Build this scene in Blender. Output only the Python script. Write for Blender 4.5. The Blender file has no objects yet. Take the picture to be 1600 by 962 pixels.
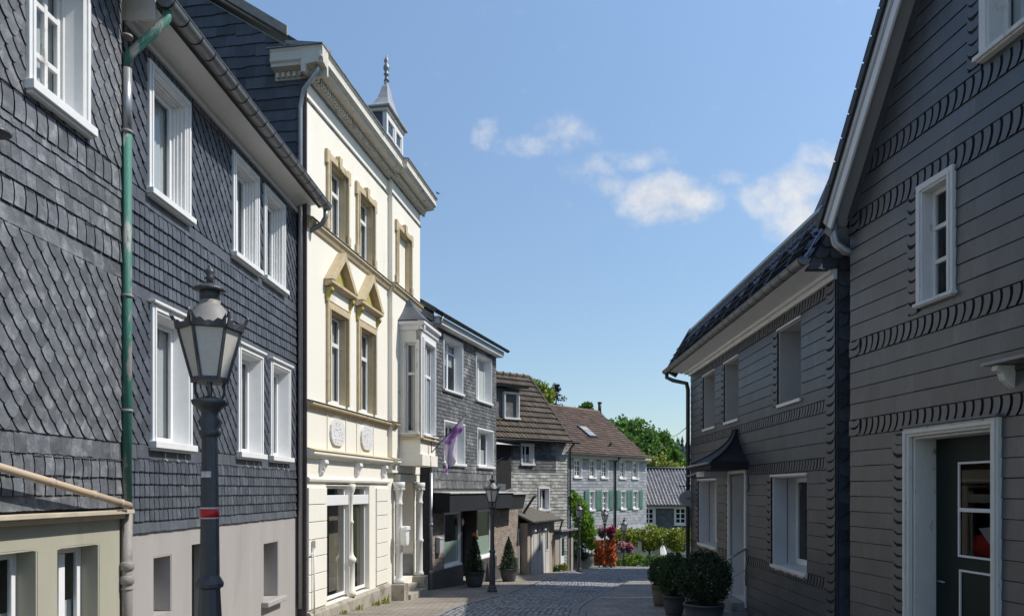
import bpy, bmesh, math, random
from mathutils import Vector, Matrix
RND = random.Random(11)
scene = bpy.context.scene
COL = scene.collection
V = Vector
R = math.radians

# ------------------------------------------------------------------ mesh helper
class MB:
    def __init__(s): s.v=[]; s.f=[]; s.m=[]; s.sm=[]
    def poly(s, pts, m=0, sm=False):
        b=len(s.v); s.v.extend(pts); s.f.append(tuple(range(b,b+len(pts)))); s.m.append(m); s.sm.append(sm)
    def faces(s, pts, fs, m=0, sm=False):
        b=len(s.v); s.v.extend(pts)
        for f in fs:
            s.f.append(tuple(b+i for i in f)); s.m.append(m); s.sm.append(sm)
    def box(s, F, u0,u1,v0,v1,w0,w1, m=0):
        p=[F.p(u,v,w) for w in (w0,w1) for v in (v0,v1) for u in (u0,u1)]
        s.faces(p,[(0,1,3,2),(4,6,7,5),(0,4,5,1),(2,3,7,6),(0,2,6,4),(1,5,7,3)],m)
    def ext(s, F, pts, w0, w1, m=0):               # polygon in (u,v) pushed along w
        n=len(pts); p=[F.p(a,b,w0) for a,b in pts]+[F.p(a,b,w1) for a,b in pts]
        s.faces(p,[tuple(range(n)),tuple(range(2*n-1,n-1,-1))]+[(i,(i+1)%n,n+(i+1)%n,n+i) for i in range(n)],m)
    def prof(s, F, pts, u0, u1, m=0):              # polygon in (w,v) pushed along u
        n=len(pts); p=[F.p(u0,b,a) for a,b in pts]+[F.p(u1,b,a) for a,b in pts]
        s.faces(p,[tuple(range(n)),tuple(range(2*n-1,n-1,-1))]+[(i,(i+1)%n,n+(i+1)%n,n+i) for i in range(n)],m)
    def tube(s, pts, r, n=10, m=0, cap=True):
        pts=[V(p) for p in pts]; rs=r if isinstance(r,(list,tuple)) else [r]*len(pts)
        rings=[]; ref=None
        for i,p in enumerate(pts):
            d=((pts[min(i+1,len(pts)-1)]-p).normalized()+(p-pts[max(i-1,0)]).normalized())
            d=d.normalized() if d.length>1e-6 else V((0,0,1))
            if ref is None: ref=V((1,0,0)) if abs(d.x)<.9 else V((0,1,0))
            a=(ref-d*ref.dot(d)).normalized(); b=d.cross(a); ref=a
            rings.append([p+(a*math.cos(2*math.pi*k/n)+b*math.sin(2*math.pi*k/n))*rs[i] for k in range(n)])
        q=[x for g in rings for x in g]; fs=[]
        for i in range(len(pts)-1):
            for k in range(n):
                fs.append((i*n+k,i*n+(k+1)%n,(i+1)*n+(k+1)%n,(i+1)*n+k))
        if cap: fs.append(tuple(range(n))); fs.append(tuple(range(len(q)-1,len(q)-n-1,-1)))
        s.faces(q,fs,m,n>6)
    def lathe(s, prof, c=(0,0,0), n=16, m=0, sm=True, rot=0, flute=0):
        c=V(c); q=[]; fs=[]
        for r,z in prof:
            for k in range(n):
                a=2*math.pi*k/n+rot; rr=r*(1+flute*(1 if k%2 else -1))
                q.append(c+V((rr*math.cos(a),rr*math.sin(a),z)))
        for i in range(len(prof)-1):
            for k in range(n): fs.append((i*n+k,i*n+(k+1)%n,(i+1)*n+(k+1)%n,(i+1)*n+k))
        fs.append(tuple(range(n))); fs.append(tuple(range(len(q)-1,len(q)-n-1,-1)))
        s.faces(q,fs,m,sm)
    def build(s, name, mats, parent=None, bevel=0, origin=None, recalc=True):
        off=V((0,0,0)); q=parent
        while q is not None: off+=q.location; q=q.parent
        if parent is None and origin is not None: off=V(origin)
        me=bpy.data.meshes.new(name); me.from_pydata([tuple(p-off) for p in map(V,s.v)],[],s.f)
        ml=list(mats) if isinstance(mats,(list,tuple)) else [mats]
        if 9 in s.m: s.m=[len(ml) if k==9 else k for k in s.m]; ml.append(m_gap)   # slate rims and underlay, gap shade painted near-black
        for m in ml: me.materials.append(m)
        me.polygons.foreach_set('material_index',s.m); me.polygons.foreach_set('use_smooth',s.sm)
        if recalc:
            bm=bmesh.new(); bm.from_mesh(me); bmesh.ops.recalc_face_normals(bm,faces=bm.faces); bm.to_mesh(me); bm.free()
        me.update()
        o=bpy.data.objects.new(name,me); COL.objects.link(o)
        if parent is not None: o.parent=parent
        elif origin is not None: o.location=origin
        if bevel:
            b=o.modifiers.new('bevel','BEVEL'); b.width=bevel; b.segments=2; b.limit_method='ANGLE'; b.angle_limit=R(40); b.use_clamp_overlap=True
        return o

class Fr:                                            # a plane with its own axes: u along, v up, w outward
    def __init__(s,O,e,n,up=(0,0,1)):
        s.O=V(O); s.e=V(e).normalized(); s.n=V(n).normalized(); s.up=V(up).normalized()
    def p(s,u,v,w=0): return s.O+s.e*u+s.up*v+s.n*w
    def hit(s,X,Y,w=0):                              # where a line of sight meets the wall
        d=V(((X-800)/1200,1,(765-Y)/1200)); k=(s.O.dot(s.n)+w)/d.dot(s.n); r=d*k-s.O
        return r.dot(s.e), r.dot(s.up)
    def u(s,X,w=0): return s.hit(X,765,w)[0]
    def z(s,X,Y,w=0): return s.hit(X,Y,w)[1]
    def rect(s,XL,YTL,YBL,XR,YTR,YBR,w=0):
        a,b=s.u(XL,w),s.u(XR,w)
        zt=[s.z(x,y,w) for x,y in ((XL,YTL),(XR,YTR)) if y is not None]; zb=[s.z(x,y,w) for x,y in ((XL,YBL),(XR,YBR)) if y is not None]
        return min(a,b),max(a,b),sum(zb)/max(1,len(zb)),sum(zt)/max(1,len(zt))
    def shift(s,du=0,dv=0,dw=0): return Fr(s.p(du,dv,dw),s.e,s.n,s.up)
def flat(x,y,z=0,ang=0):                             # upright axes at a spot on the ground
    return Fr((x,y,z),(math.cos(ang),math.sin(ang),0),(math.sin(ang),-math.cos(ang),0))

def gz(x,y):                                         # the street falls gently away from the camera
    if y<62: return -1.66-.0665*y
    return -1.66-.0665*62-.02*min(y-62,60)
PAVE=.11

# ------------------------------------------------------------------ tags
def tag(o,label=None,cat=None,group=None,kind=None):
    if label: o['label']=label
    if cat: o['category']=cat
    if group: o['group']=group
    if kind: o['kind']=kind
    return o
def thing(name,loc,label,cat,group=None):
    o=bpy.data.objects.new(name,None); COL.objects.link(o); o.location=loc; o.empty_display_size=.3
    return tag(o,label,cat,group)
def copy_tree(o,parent=None,loc=None,label=None):
    c=o.copy(); COL.objects.link(c)
    if parent is not None: c.parent=parent
    if loc is not None: c.location=loc
    if label: c['label']=label
    for ch in list(o.children): copy_tree(ch,c)
    return c

# ------------------------------------------------------------------ materials
def M(name,col,col2=None,scale=4,rough=.7,bump=0,bscale=30,island=0,metal=0,spec=.4,stain=None,stscale=1.5,stamt=(.5,.7),stretch=(1,1,1),detail=6,translucent=0):
    m=bpy.data.materials.new(name); m.use_nodes=True; nt=m.node_tree; N=nt.nodes; L=nt.links
    b=N['Principled BSDF']; b.inputs['Roughness'].default_value=rough; b.inputs['Metallic'].default_value=metal
    b.inputs['Specular IOR Level'].default_value=spec
    tc=N.new('ShaderNodeTexCoord'); mp=N.new('ShaderNodeMapping'); mp.inputs['Scale'].default_value=stretch
    L.new(tc.outputs['Object'],mp.inputs[0])
    def noise(sc,det=detail):
        n=N.new('ShaderNodeTexNoise'); n.inputs['Scale'].default_value=sc; n.inputs['Detail'].default_value=det; n.inputs['Roughness'].default_value=.62
        L.new(mp.outputs[0],n.inputs['Vector']); return n.outputs['Fac']
    def ramp(src,a,bb):
        r=N.new('ShaderNodeMapRange'); r.inputs['From Min'].default_value=a; r.inputs['From Max'].default_value=bb; L.new(src,r.inputs['Value']); return r.outputs[0]
    def mix(f,a,bc,mode='MIX'):
        x=N.new('ShaderNodeMix'); x.data_type='RGBA'; x.blend_type=mode
        if isinstance(f,float): x.inputs[0].default_value=f
        else: L.new(f,x.inputs[0])
        for k,c in ((6,a),(7,bc)):
            if isinstance(c,tuple): x.inputs[k].default_value=(*c,1)
            else: L.new(c,x.inputs[k])
        return x.outputs[2]
    c=col
    if col2 is not None: c=mix(ramp(noise(scale),.3,.7),col,col2)
    if stain is not None: c=mix(ramp(noise(stscale,8),*stamt),c,stain)
    if island:
        g=N.new('ShaderNodeNewGeometry'); mr=N.new('ShaderNodeMapRange'); mr.inputs['To Min'].default_value=1-island; mr.inputs['To Max'].default_value=1+island
        L.new(g.outputs['Random Per Island'],mr.inputs['Value'])
        vm=N.new('ShaderNodeVectorMath'); vm.operation='SCALE'
        if isinstance(c,tuple): vm.inputs[0].default_value=c
        else: L.new(c,vm.inputs[0])
        L.new(mr.outputs[0],vm.inputs['Scale']); c=vm.outputs[0]
    if isinstance(c,tuple): b.inputs['Base Color'].default_value=(*c,1)
    else: L.new(c,b.inputs['Base Color'])
    if bump:
        bn=N.new('ShaderNodeBump'); bn.inputs['Strength'].default_value=bump; bn.inputs['Distance'].default_value=.02
        L.new(noise(bscale,4),bn.inputs['Height']); L.new(bn.outputs[0],b.inputs['Normal'])
    if translucent:
        t=N.new('ShaderNodeBsdfTranslucent'); ms=N.new('ShaderNodeMixShader'); ms.inputs[0].default_value=translucent
        if isinstance(c,tuple): t.inputs[0].default_value=(*c,1)
        else: L.new(c,t.inputs[0])
        out=N['Material Output']; L.new(b.outputs[0],ms.inputs[1]); L.new(t.outputs[0],ms.inputs[2]); L.new(ms.outputs[0],out.inputs[0])
    return m
def glass(name,tint,refl=.12,rough=.02,dens=.25):
    m=bpy.data.materials.new(name); m.use_nodes=True; nt=m.node_tree; N=nt.nodes; L=nt.links
    for n in list(N):
        if n.type=='BSDF_PRINCIPLED': N.remove(n)
    t=N.new('ShaderNodeBsdfTransparent'); t.inputs[0].default_value=(*tint,1)
    g=N.new('ShaderNodeBsdfGlossy'); g.inputs['Roughness'].default_value=rough
    tc=N.new('ShaderNodeTexCoord'); no=N.new('ShaderNodeTexNoise'); no.inputs['Scale'].default_value=1.1; bp=N.new('ShaderNodeBump'); bp.inputs['Strength'].default_value=.12
    L.new(tc.outputs['Object'],no.inputs['Vector']); L.new(no.outputs['Fac'],bp.inputs['Height']); L.new(bp.outputs[0],g.inputs['Normal'])
    ge=N.new('ShaderNodeNewGeometry'); dt=N.new('ShaderNodeVectorMath'); dt.operation='DOT_PRODUCT'; L.new(ge.outputs['Incoming'],dt.inputs[0]); L.new(ge.outputs['Normal'],dt.inputs[1])
    def mm(op,x,y=None):
        n=N.new('ShaderNodeMath'); n.operation=op; n.use_clamp=op=='ADD'
        for k,q in enumerate((x,y)):
            if q is None: continue
            if isinstance(q,(int,float)): n.inputs[k].default_value=q
            else: L.new(q,n.inputs[k])
        return n.outputs[0]
    ad=mm('ADD',mm('MULTIPLY',mm('POWER',mm('SUBTRACT',1,mm('ABSOLUTE',dt.outputs['Value'])),4),.9),refl)
    mx=N.new('ShaderNodeMixShader'); L.new(ad,mx.inputs[0]); L.new(t.outputs[0],mx.inputs[1]); L.new(g.outputs[0],mx.inputs[2])
    L.new(mx.outputs[0],N['Material Output'].inputs[0]); return m

m_slate_old=M('slate weathered',(.085,.091,.103),(.145,.153,.165),11,.5,.35,60,.30,spec=.5,stain=(.34,.34,.345),stscale=7,stamt=(.50,.84))
m_slate=M('slate blue grey',(.062,.069,.084),(.095,.103,.119),5,.45,.25,60,.26,spec=.5,stain=(.20,.205,.215),stscale=4,stamt=(.60,.85))
m_slate_band=M('slate plain strip',(.078,.086,.103),(.108,.117,.133),6,.5,.2,40,.12,stain=(.2,.2,.205),stscale=6,stamt=(.62,.85))
m_slate_dark=M('slate gable',(.052,.06,.075),(.085,.095,.11),4,.5,.3,50,.35)
m_slate_right=M('slate dark blue grey',(.054,.059,.068),(.078,.083,.090),2.6,.34,.22,45,.16,spec=.85,stain=(.125,.125,.122),stscale=3.6,stamt=(.56,.85),stretch=(1.5,1.5,.45))
m_slate_shop=M('slate brick format',(.085,.088,.093),(.15,.153,.155),6,.6,.3,60,.30,stain=(.36,.36,.35),stscale=1.1,stamt=(.52,.72))
m_slate_pale=M('slate bleached',(.30,.30,.28),(.50,.50,.465),4,.65,.3,60,.35,stain=(.12,.12,.125),stscale=.9,stamt=(.58,.68))
m_slate_far=M('slate pale blue',(.25,.26,.285),(.36,.37,.395),3,.6,.2,40,.2)
m_gap=M('slate edges and felt with painted gap shade',(.014,.015,.017),(.024,.025,.028),8,.9)  # near-black rims and backing paint in the shadow lines between slates
m_white=M('white paint',(.78,.78,.77),(.72,.72,.71),6,.45,.05,30,stain=(.55,.54,.52),stscale=3,stamt=(.66,.9))
m_whiteold=M('old white paint',(.72,.72,.71),(.66,.65,.63),7,.6,.15,40,stain=(.28,.26,.23),stscale=9,stamt=(.6,.74),stretch=(1,1,.5))
m_peel=M('peeling white paint',(.78,.76,.69),(.68,.655,.59),8,.7,.4,50,stain=(.24,.21,.17),stscale=11,stamt=(.62,.69),stretch=(1,1,.4))
m_pvc=M('white plastic frame',(.82,.82,.82),(.78,.78,.79),3,.3)
m_greyboard=M('grey white painted reveal',(.60,.61,.63),(.53,.54,.56),2,.5)
m_cream=M('cream stucco',(.82,.785,.69),(.785,.745,.645),1.3,.85,.14,90,stain=(.60,.545,.44),stscale=1.6,stamt=(.57,.82),stretch=(1,1,.35))
m_cream_base=M('ivory stucco',(.80,.775,.69),(.76,.73,.64),1.5,.85,.1,90,stain=(.55,.48,.36),stscale=1.3,stamt=(.62,.85),stretch=(1,1,.6))
m_stone=M('sandstone trim',(.56,.46,.30),(.47,.38,.235),5,.85,.25,60,stain=(.25,.2,.11),stscale=3.5,stamt=(.57,.76))
m_ochre=M('mossy ochre stone',(.45,.36,.12),(.36,.30,.09),5,.9,.25,60,stain=(.18,.15,.05),stscale=4,stamt=(.55,.75))
m_cornice=M('dirty cornice paint',(.66,.63,.55),(.58,.545,.46),3,.8,.25,40,stain=(.24,.20,.14),stscale=4.2,stamt=(.57,.70),stretch=(1,1,.6))
m_leadcap=M('lead capping',(.20,.20,.20),(.28,.28,.28),4,.5,.2,30,stain=(.08,.08,.08),stscale=3)
m_plaster=M('grey plaster',(.385,.362,.345),(.335,.315,.30),1.2,.9,.15,140,stain=(.29,.27,.255),stscale=1.8,stamt=(.58,.8),stretch=(2,2,.3))
m_olive=M('olive beige plaster',(.40,.385,.305),(.35,.335,.26),1.5,.9,.12,120,stain=(.27,.25,.19),stscale=1.6,stamt=(.57,.8),stretch=(1,1,.4))
m_plinthstone=M('plinth stone',(.30,.27,.22),(.42,.39,.33),3,.9,.35,30,stain=(.14,.12,.09),stscale=2)
m_zinc=M('weathered zinc',(.21,.215,.22),(.29,.29,.29),5,.42,.1,30,metal=.35,stain=(.12,.12,.12),stscale=4,stamt=(.58,.8))
m_zincbright=M('bright zinc',(.42,.43,.44),(.34,.35,.36),5,.35,.1,30,metal=.6)
m_verdi=M('peeling green paint pipe',(.055,.195,.15),(.045,.155,.12),6,.6,.3,40,stain=(.30,.29,.27),stscale=8,stamt=(.53,.58),stretch=(1,1,.3))
m_greypipe=M('grey brown pipe',(.24,.22,.20),(.33,.30,.28),6,.6,.2,40,stain=(.16,.14,.12),stscale=6)
m_rustpipe=M('buff painted pipe',(.52,.40,.27),(.46,.36,.27),6,.6,.2,50,stain=(.16,.15,.14),stscale=5,stamt=(.58,.66))
m_greyshade=M('shaded reveal board',(.40,.40,.405),(.36,.36,.365),2,.5)  # darker copy of the painted reveal; upper windows' shade put into the colour
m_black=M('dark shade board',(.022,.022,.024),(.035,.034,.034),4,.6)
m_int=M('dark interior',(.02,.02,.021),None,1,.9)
m_curtain=M('net curtain',(.78,.79,.79),(.70,.71,.71),14,.9,translucent=.3)
m_blind=M('pale blind',(.70,.70,.66),(.66,.66,.62),2,.8)
m_glass=glass('window glass',(.86,.9,.9),.05)
m_shopglass=glass('shop window glass',(.80,.80,.76),.10)
m_doorglass=glass('door glass',(.5,.55,.55),.10)
m_frost=M('frosted mint film',(.50,.66,.61),(.47,.62,.57),2,.35)
m_roofbrown=M('brown roof tiles',(.085,.066,.048),(.12,.096,.072),3,.75,.3,50,.3,stain=(.19,.165,.125),stscale=2.5,stamt=(.56,.85))
m_roofred=M('red brown roof tiles',(.140,.090,.068),(.105,.074,.058),3,.75,.3,50,.35,stain=(.21,.17,.135),stscale=1.8,stamt=(.56,.85))
m_roofpan=M('grey pantiles',(.42,.40,.39),(.30,.285,.28),3,.7,.2,40,.2)
m_roofglaze=M('glazed blue black tiles',(.014,.016,.045),(.02,.022,.06),5,.20,.15,30,.3,spec=1)
m_roofdark=M('anthracite roofing',(.03,.031,.034),(.045,.045,.048),3,.5)
m_iron=M('dark grey lamp paint',(.050,.053,.060),(.075,.078,.085),5,.42,.1,50,stain=(.14,.14,.135),stscale=6,stamt=(.62,.8))
m_lampdome=M('enamelled lamp roof',(.27,.255,.24),(.21,.20,.19),5,.5,.1,30)
m_lampglass=M('frosted lamp glass',(.84,.82,.76),(.74,.71,.63),60,.45,.35,220,translucent=.25)
m_red=M('red reflective band',(.55,.02,.02),(.48,.02,.02),5,.4)
m_sticker=M('white sticker',(.75,.75,.74),(.35,.35,.36),18,.5)
m_brick=M('pale clinker brick',(.27,.215,.175),(.34,.285,.24),6,.85,.3,60,.22)
m_mortar=M('mortar',(.10,.09,.08),(.13,.12,.108),6,.95,.2,60)
m_brickdark=M('dark clinker plinth',(.06,.055,.052),(.09,.082,.078),6,.8,.3,60)
m_awn=M('anthracite fascia sheet',(.022,.022,.025),(.030,.030,.033),1.2,.6,.05,20,stain=(.075,.075,.075),stscale=1.6,stamt=(.62,.85),stretch=(2.2,2.2,.12),spec=.2)
m_awnedge=M('pale awning edge',(.55,.55,.53),(.45,.45,.43),5,.7,stain=(.22,.22,.2),stscale=5)
m_shutter=M('sea green shutter',(.085,.195,.15),(.075,.17,.13),4,.6)
m_doorgreen=M('very dark green door paint',(.010,.019,.017),(.013,.022,.020),4,.5,spec=.2)
m_copper=M('dark metal canopy',(.016,.016,.019),(.026,.026,.03),4,.65,.1,20,spec=.25)
m_pot=M('anthracite planter',(.065,.07,.078),(.085,.09,.098),4,.55,.1,40)
m_potbrown=M('grey brown planter',(.12,.105,.085),(.16,.14,.115),4,.7,.2,40)
m_soil=M('potting soil',(.03,.022,.015),None,1,.95)
m_box=M('dark evergreen leaves',(.020,.045,.018),(.034,.066,.024),3,.5,island=.5,translucent=.25)
m_leafdark=M('bush leaves',(.030,.075,.024),(.05,.10,.034),2,.45,island=.5,translucent=.3)
m_leaf=M('tree leaves',(.075,.17,.028),(.12,.225,.04),.6,.5,island=.5,translucent=.35)
m_leafyel=M('yellow green leaves',(.30,.33,.045),(.17,.235,.035),1.2,.5,island=.5,translucent=.4)
m_leafbright=M('bright ivy leaves',(.15,.29,.025),(.21,.36,.04),1.5,.45,island=.45,translucent=.4)
m_conifer=M('dark conifer needles',(.022,.036,.028),(.035,.052,.04),1,.7,island=.5)
m_forest=M('distant forest',(.045,.085,.07),(.03,.06,.055),.05,.9,island=.4)
m_bark=M('bark',(.07,.055,.042),(.11,.09,.07),8,.9,.5,30)
m_orange=M('orange red petals',(.80,.23,.05),(.70,.11,.035),3,.6,island=.4,translucent=.3)
m_pink=M('pink petals',(.62,.12,.22),(.70,.32,.36),4,.6,island=.4,translucent=.3)
m_magenta=M('crimson petals',(.45,.02,.10),(.55,.05,.14),4,.6,island=.4,translucent=.3)
m_palepink=M('pale pink petals',(.72,.42,.46),(.62,.28,.32),4,.6,island=.4,translucent=.3)
m_redflower=M('red petals',(.5,.02,.03),(.55,.06,.08),4,.6,island=.4)
m_cobble=M('grey cobbles',(.20,.202,.212),(.28,.28,.285),2.5,.55,.25,70,.38,spec=.5,stain=(.13,.125,.115),stscale=.5,stamt=(.55,.8))
m_joint=M('cobble joints',(.075,.068,.058),(.11,.10,.085),6,.95,.3,50)
m_metal=M('brushed rail',(.35,.36,.38),None,1,.35,metal=.7)
m_postbox=M('white post box enamel',(.80,.80,.79),None,1,.3)
m_bin=M('grey letter box',(.42,.43,.44),(.36,.37,.38),4,.4)
m_gravel=M('earth',(.16,.13,.10),(.22,.19,.14),3,.95,.4,20)
SUN_E=3.2; SKY_E=.15; SKY_AIR=1.0; SKY_DUST=.5; SKY_OZ=1.2; EXPO=0.55; CLOUD=(.53,.54,.57); SKY_LO=(.50,.52,.52); SKY_HI=(.97,.99,.95)
# paving: slabs drawn procedurally
def paving(name,c1,c2,joint,sx,sy):
    m=bpy.data.materials.new(name); m.use_nodes=True; nt=m.node_tree; N=nt.nodes; L=nt.links; b=N['Principled BSDF']; b.inputs['Roughness'].default_value=.8
    tc=N.new('ShaderNodeTexCoord'); br=N.new('ShaderNodeTexBrick'); br.inputs['Scale'].default_value=1; br.inputs['Brick Width'].default_value=sx; br.inputs['Row Height'].default_value=sy; br.inputs['Mortar Size'].default_value=.012
    br.inputs['Color1'].default_value=(*c1,1); br.inputs['Color2'].default_value=(*c2,1); br.inputs['Mortar'].default_value=(*joint,1)
    no=N.new('ShaderNodeTexNoise'); no.inputs['Scale'].default_value=1.2; no.inputs['Detail'].default_value=9
    L.new(tc.outputs['Object'],br.inputs['Vector']); L.new(tc.outputs['Object'],no.inputs['Vector'])
    mr=N.new('ShaderNodeMapRange'); mr.inputs['From Min'].default_value=.3; mr.inputs['From Max'].default_value=.75; mr.inputs['To Min'].default_value=.65; mr.inputs['To Max'].default_value=1.2; L.new(no.outputs[0],mr.inputs[0])
    vm=N.new('ShaderNodeVectorMath'); vm.operation='SCALE'; L.new(br.outputs['Color'],vm.inputs[0]); L.new(mr.outputs[0],vm.inputs['Scale']); L.new(vm.outputs[0],b.inputs['Base Color'])
    bp=N.new('ShaderNodeBump'); bp.inputs['Strength'].default_value=.3; bp.inputs['Distance'].default_value=.01; L.new(br.outputs['Color'],bp.inputs['Height']); L.new(bp.outputs[0],b.inputs['Normal'])
    return m
m_pave=paving('pavement slabs',(.30,.262,.215),(.26,.225,.185),(.13,.11,.09),.32,.22)
m_pave2=paving('grey pavement slabs',(.275,.25,.225),(.235,.215,.198),(.11,.10,.09),.5,.5)

# ------------------------------------------------------------------ polygon clipping
def clip_half(poly,a,b,c):                          # keep a*u+b*v<=c
    out=[]
    for i in range(len(poly)):
        p,q=poly[i],poly[(i+1)%len(poly)]; dp=a*p[0]+b*p[1]-c; dq=a*q[0]+b*q[1]-c
        if dp<=0: out.append(p)
        if (dp<0)!=(dq<0) and abs(dp-dq)>1e-9:
            t=dp/(dp-dq); out.append((p[0]+(q[0]-p[0])*t,p[1]+(q[1]-p[1])*t))
    return out
def clip_rect(poly,r):
    for a,b,c in ((-1,0,-r[0]),(1,0,r[1]),(0,-1,-r[2]),(0,1,r[3])):
        poly=clip_half(poly,a,b,c)
        if len(poly)<3: return []
    return poly
def clip_convex(poly,hull):
    n=len(hull); ar=sum(hull[i][0]*hull[(i+1)%n][1]-hull[(i+1)%n][0]*hull[i][1] for i in range(n))
    H=hull if ar>0 else hull[::-1]
    for i in range(n):
        p,q=H[i],H[(i+1)%n]; ex,ey=q[0]-p[0],q[1]-p[1]
        poly=clip_half(poly,ey,-ex,ey*p[0]-ex*p[1])
        if len(poly)<3: return []
    return poly
def minus_rect(polys,r):
    out=[]
    for p in polys:
        us=[a for a,_ in p]; vs=[b for _,b in p]
        if max(us)<=r[0] or min(us)>=r[1] or max(vs)<=r[2] or min(vs)>=r[3]: out.append(p); continue
        for q in (clip_half(p,1,0,r[0]),clip_half(p,-1,0,-r[1])):
            if len(q)>2: out.append(q)
        mid=clip_half(clip_half(p,-1,0,-r[0]),1,0,r[1]) if True else []
        if len(mid)>2:
            for q in (clip_half(mid,0,1,r[2]),clip_half(mid,0,-1,-r[3])):
                if len(q)>2: out.append(q)
    return out

SHAPES={
 'rect':[(0,1),(0,0),(1,0),(1,1)],
 'plain':[(0,1),(0,.04),(.2,.0),(.7,.03),(1,.0),(1,1)],
 'scale':[(0,1),(0,.66),(.08,.55),(.30,.34),(.50,.13),(.62,.02),(.74,0),(.88,.08),(.97,.26),(1.0,.5),(1,1)],
 'fish':[(0,1),(0,.56),(.06,.42),(.22,.18),(.36,.05),(.5,0),(.64,.05),(.78,.18),(.94,.42),(1,.56),(1,1)],
 'scurve':[(0,1),(.10,.75),(.13,.5),(.06,.25),(-.06,0),(.86,.0),(.98,.25),(1.05,.5),(1.02,.75),(.92,1)],
 'sickle':[(.20,1),(.33,.76),(.33,.52),(.19,.24),(-.10,0),(.60,0),(.89,.24),(1.03,.52),(1.03,.76),(.90,1)],
 'sicklem':[(.80,1),(.67,.76),(.67,.52),(.81,.24),(1.10,0),(.40,0),(.11,.24),(-.03,.52),(-.03,.76),(.10,1)],
 'hook':[(0,1.45),(0,.5),(.12,.2),(.4,.02),(.75,.0),(1,.12),(1,1.10),(.75,.80),(.4,.74),(.14,1.0)],
 'hookr':[(0,1.10),(0,.12),(.25,0),(.6,.02),(.88,.2),(1,.5),(1,1.45),(.86,1.0),(.6,.74),(.25,.80)],
}
def tiles(mb,F,region,holes=(),shape='rect',tw=.2,exp=.12,lap=1.7,stag=.5,w0=.004,wt=.022,jit=.04,m=0,hull=None,th=.009,slope=0,gap=0.0,wjit=.002):
    u0,u1,v0,v1=region; S=SHAPES[shape]; rows=int((v1-v0)/exp)+2; h=exp*lap
    for k in range(-1,rows):
        vb=v0+k*exp; off=(k%2)*stag*tw if stag!=.33 else (k%3)*tw/3
        n=int((u1-u0)/tw)+3
        for i in range(-1,n):
            ub=u0+(i-1)*tw+off; j=RND.uniform(-jit,jit)*exp; wj=RND.uniform(-wjit,wjit)
            P=[(ub+a*tw*(1-gap)+gap*tw/2,vb+j+b*h+slope*(ub-u0)) for a,b in S]
            P=clip_rect(P,region)
            if not P: continue
            if hull: P=clip_convex(P,hull)
            if not P: continue
            polys=[P]
            for r in holes: polys=minus_rect(polys,r)
            for Q in polys:
                if len(Q)<3: continue
                ctr=lambda v:w0+(wt-w0)*(1-min(1,max(0,(v-vb-slope*(ub-u0))/h)))+wj
                n_=len(Q); top=[F.p(a,b,ctr(b)) for a,b in Q]; bot=[F.p(a,b,max(.001,ctr(b)-th)) for a,b in Q]
                mb.faces(top+bot,[tuple(range(n_))]+[(q,(q+1)%n_,n_+(q+1)%n_,n_+q) for q in range(n_)],m)
                for q in range(n_): mb.m[-1-q]=9

def underlay(mb,F,hull,holes,w=.0025):
    polys=[list(hull)]
    for r in holes: polys=minus_rect(polys,r)
    for P in polys:
        if len(P)>2: mb.poly([F.p(a,b,w) for a,b in P],9)
def wall(root,F,hull,holes,mats,rd=.18,depth=8,name='wall',mgap=.5,lining=0):
    # front sheet with real openings, reveals, sides, back; mats=[outer,dark interior,(lining)]
    mb=MB(); us=sorted({a for a,_ in hull}|{h[0] for h in holes}|{h[1] for h in holes}); vs=sorted({b for _,b in hull}|{h[2] for h in holes}|{h[3] for h in holes})
    for i in range(len(us)-1):
        for j in range(len(vs)-1):
            cu,cv=(us[i]+us[i+1])/2,(vs[j]+vs[j+1])/2
            if us[i+1]-us[i]<1e-4 or vs[j+1]-vs[j]<1e-4: continue
            if any(h[0]<cu<h[1] and h[2]<cv<h[3] for h in holes): continue
            P=clip_convex([(us[i],vs[j]),(us[i+1],vs[j]),(us[i+1],vs[j+1]),(us[i],vs[j+1])],hull)
            if len(P)>2: mb.poly([F.p(a,b) for a,b in P])
    for h in holes:
        a,b,c,d=h[:4]; r=h[4] if len(h)>4 else rd
        for (p,q) in (((a,c),(a,d)),((b,c),(b,d)),((a,c),(b,c)),((a,d),(b,d))):
            mb.poly([F.p(p[0],p[1],0),F.p(q[0],q[1],0),F.p(q[0],q[1],-r),F.p(p[0],p[1],-r)],lining)
    mr=max([h[4] if len(h)>4 else rd for h in holes]+[rd])
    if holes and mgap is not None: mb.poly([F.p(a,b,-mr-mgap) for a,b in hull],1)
    n=len(hull)
    for i in range(n):
        (a,b),(c,d)=hull[i],hull[(i+1)%n]
        mb.poly([F.p(a,b,0),F.p(c,d,0),F.p(c,d,-depth),F.p(a,b,-depth)])
    mb.poly([F.p(a,b,-depth) for a,b in hull])
    return mb.build(name,mats,root,recalc=False)

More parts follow.
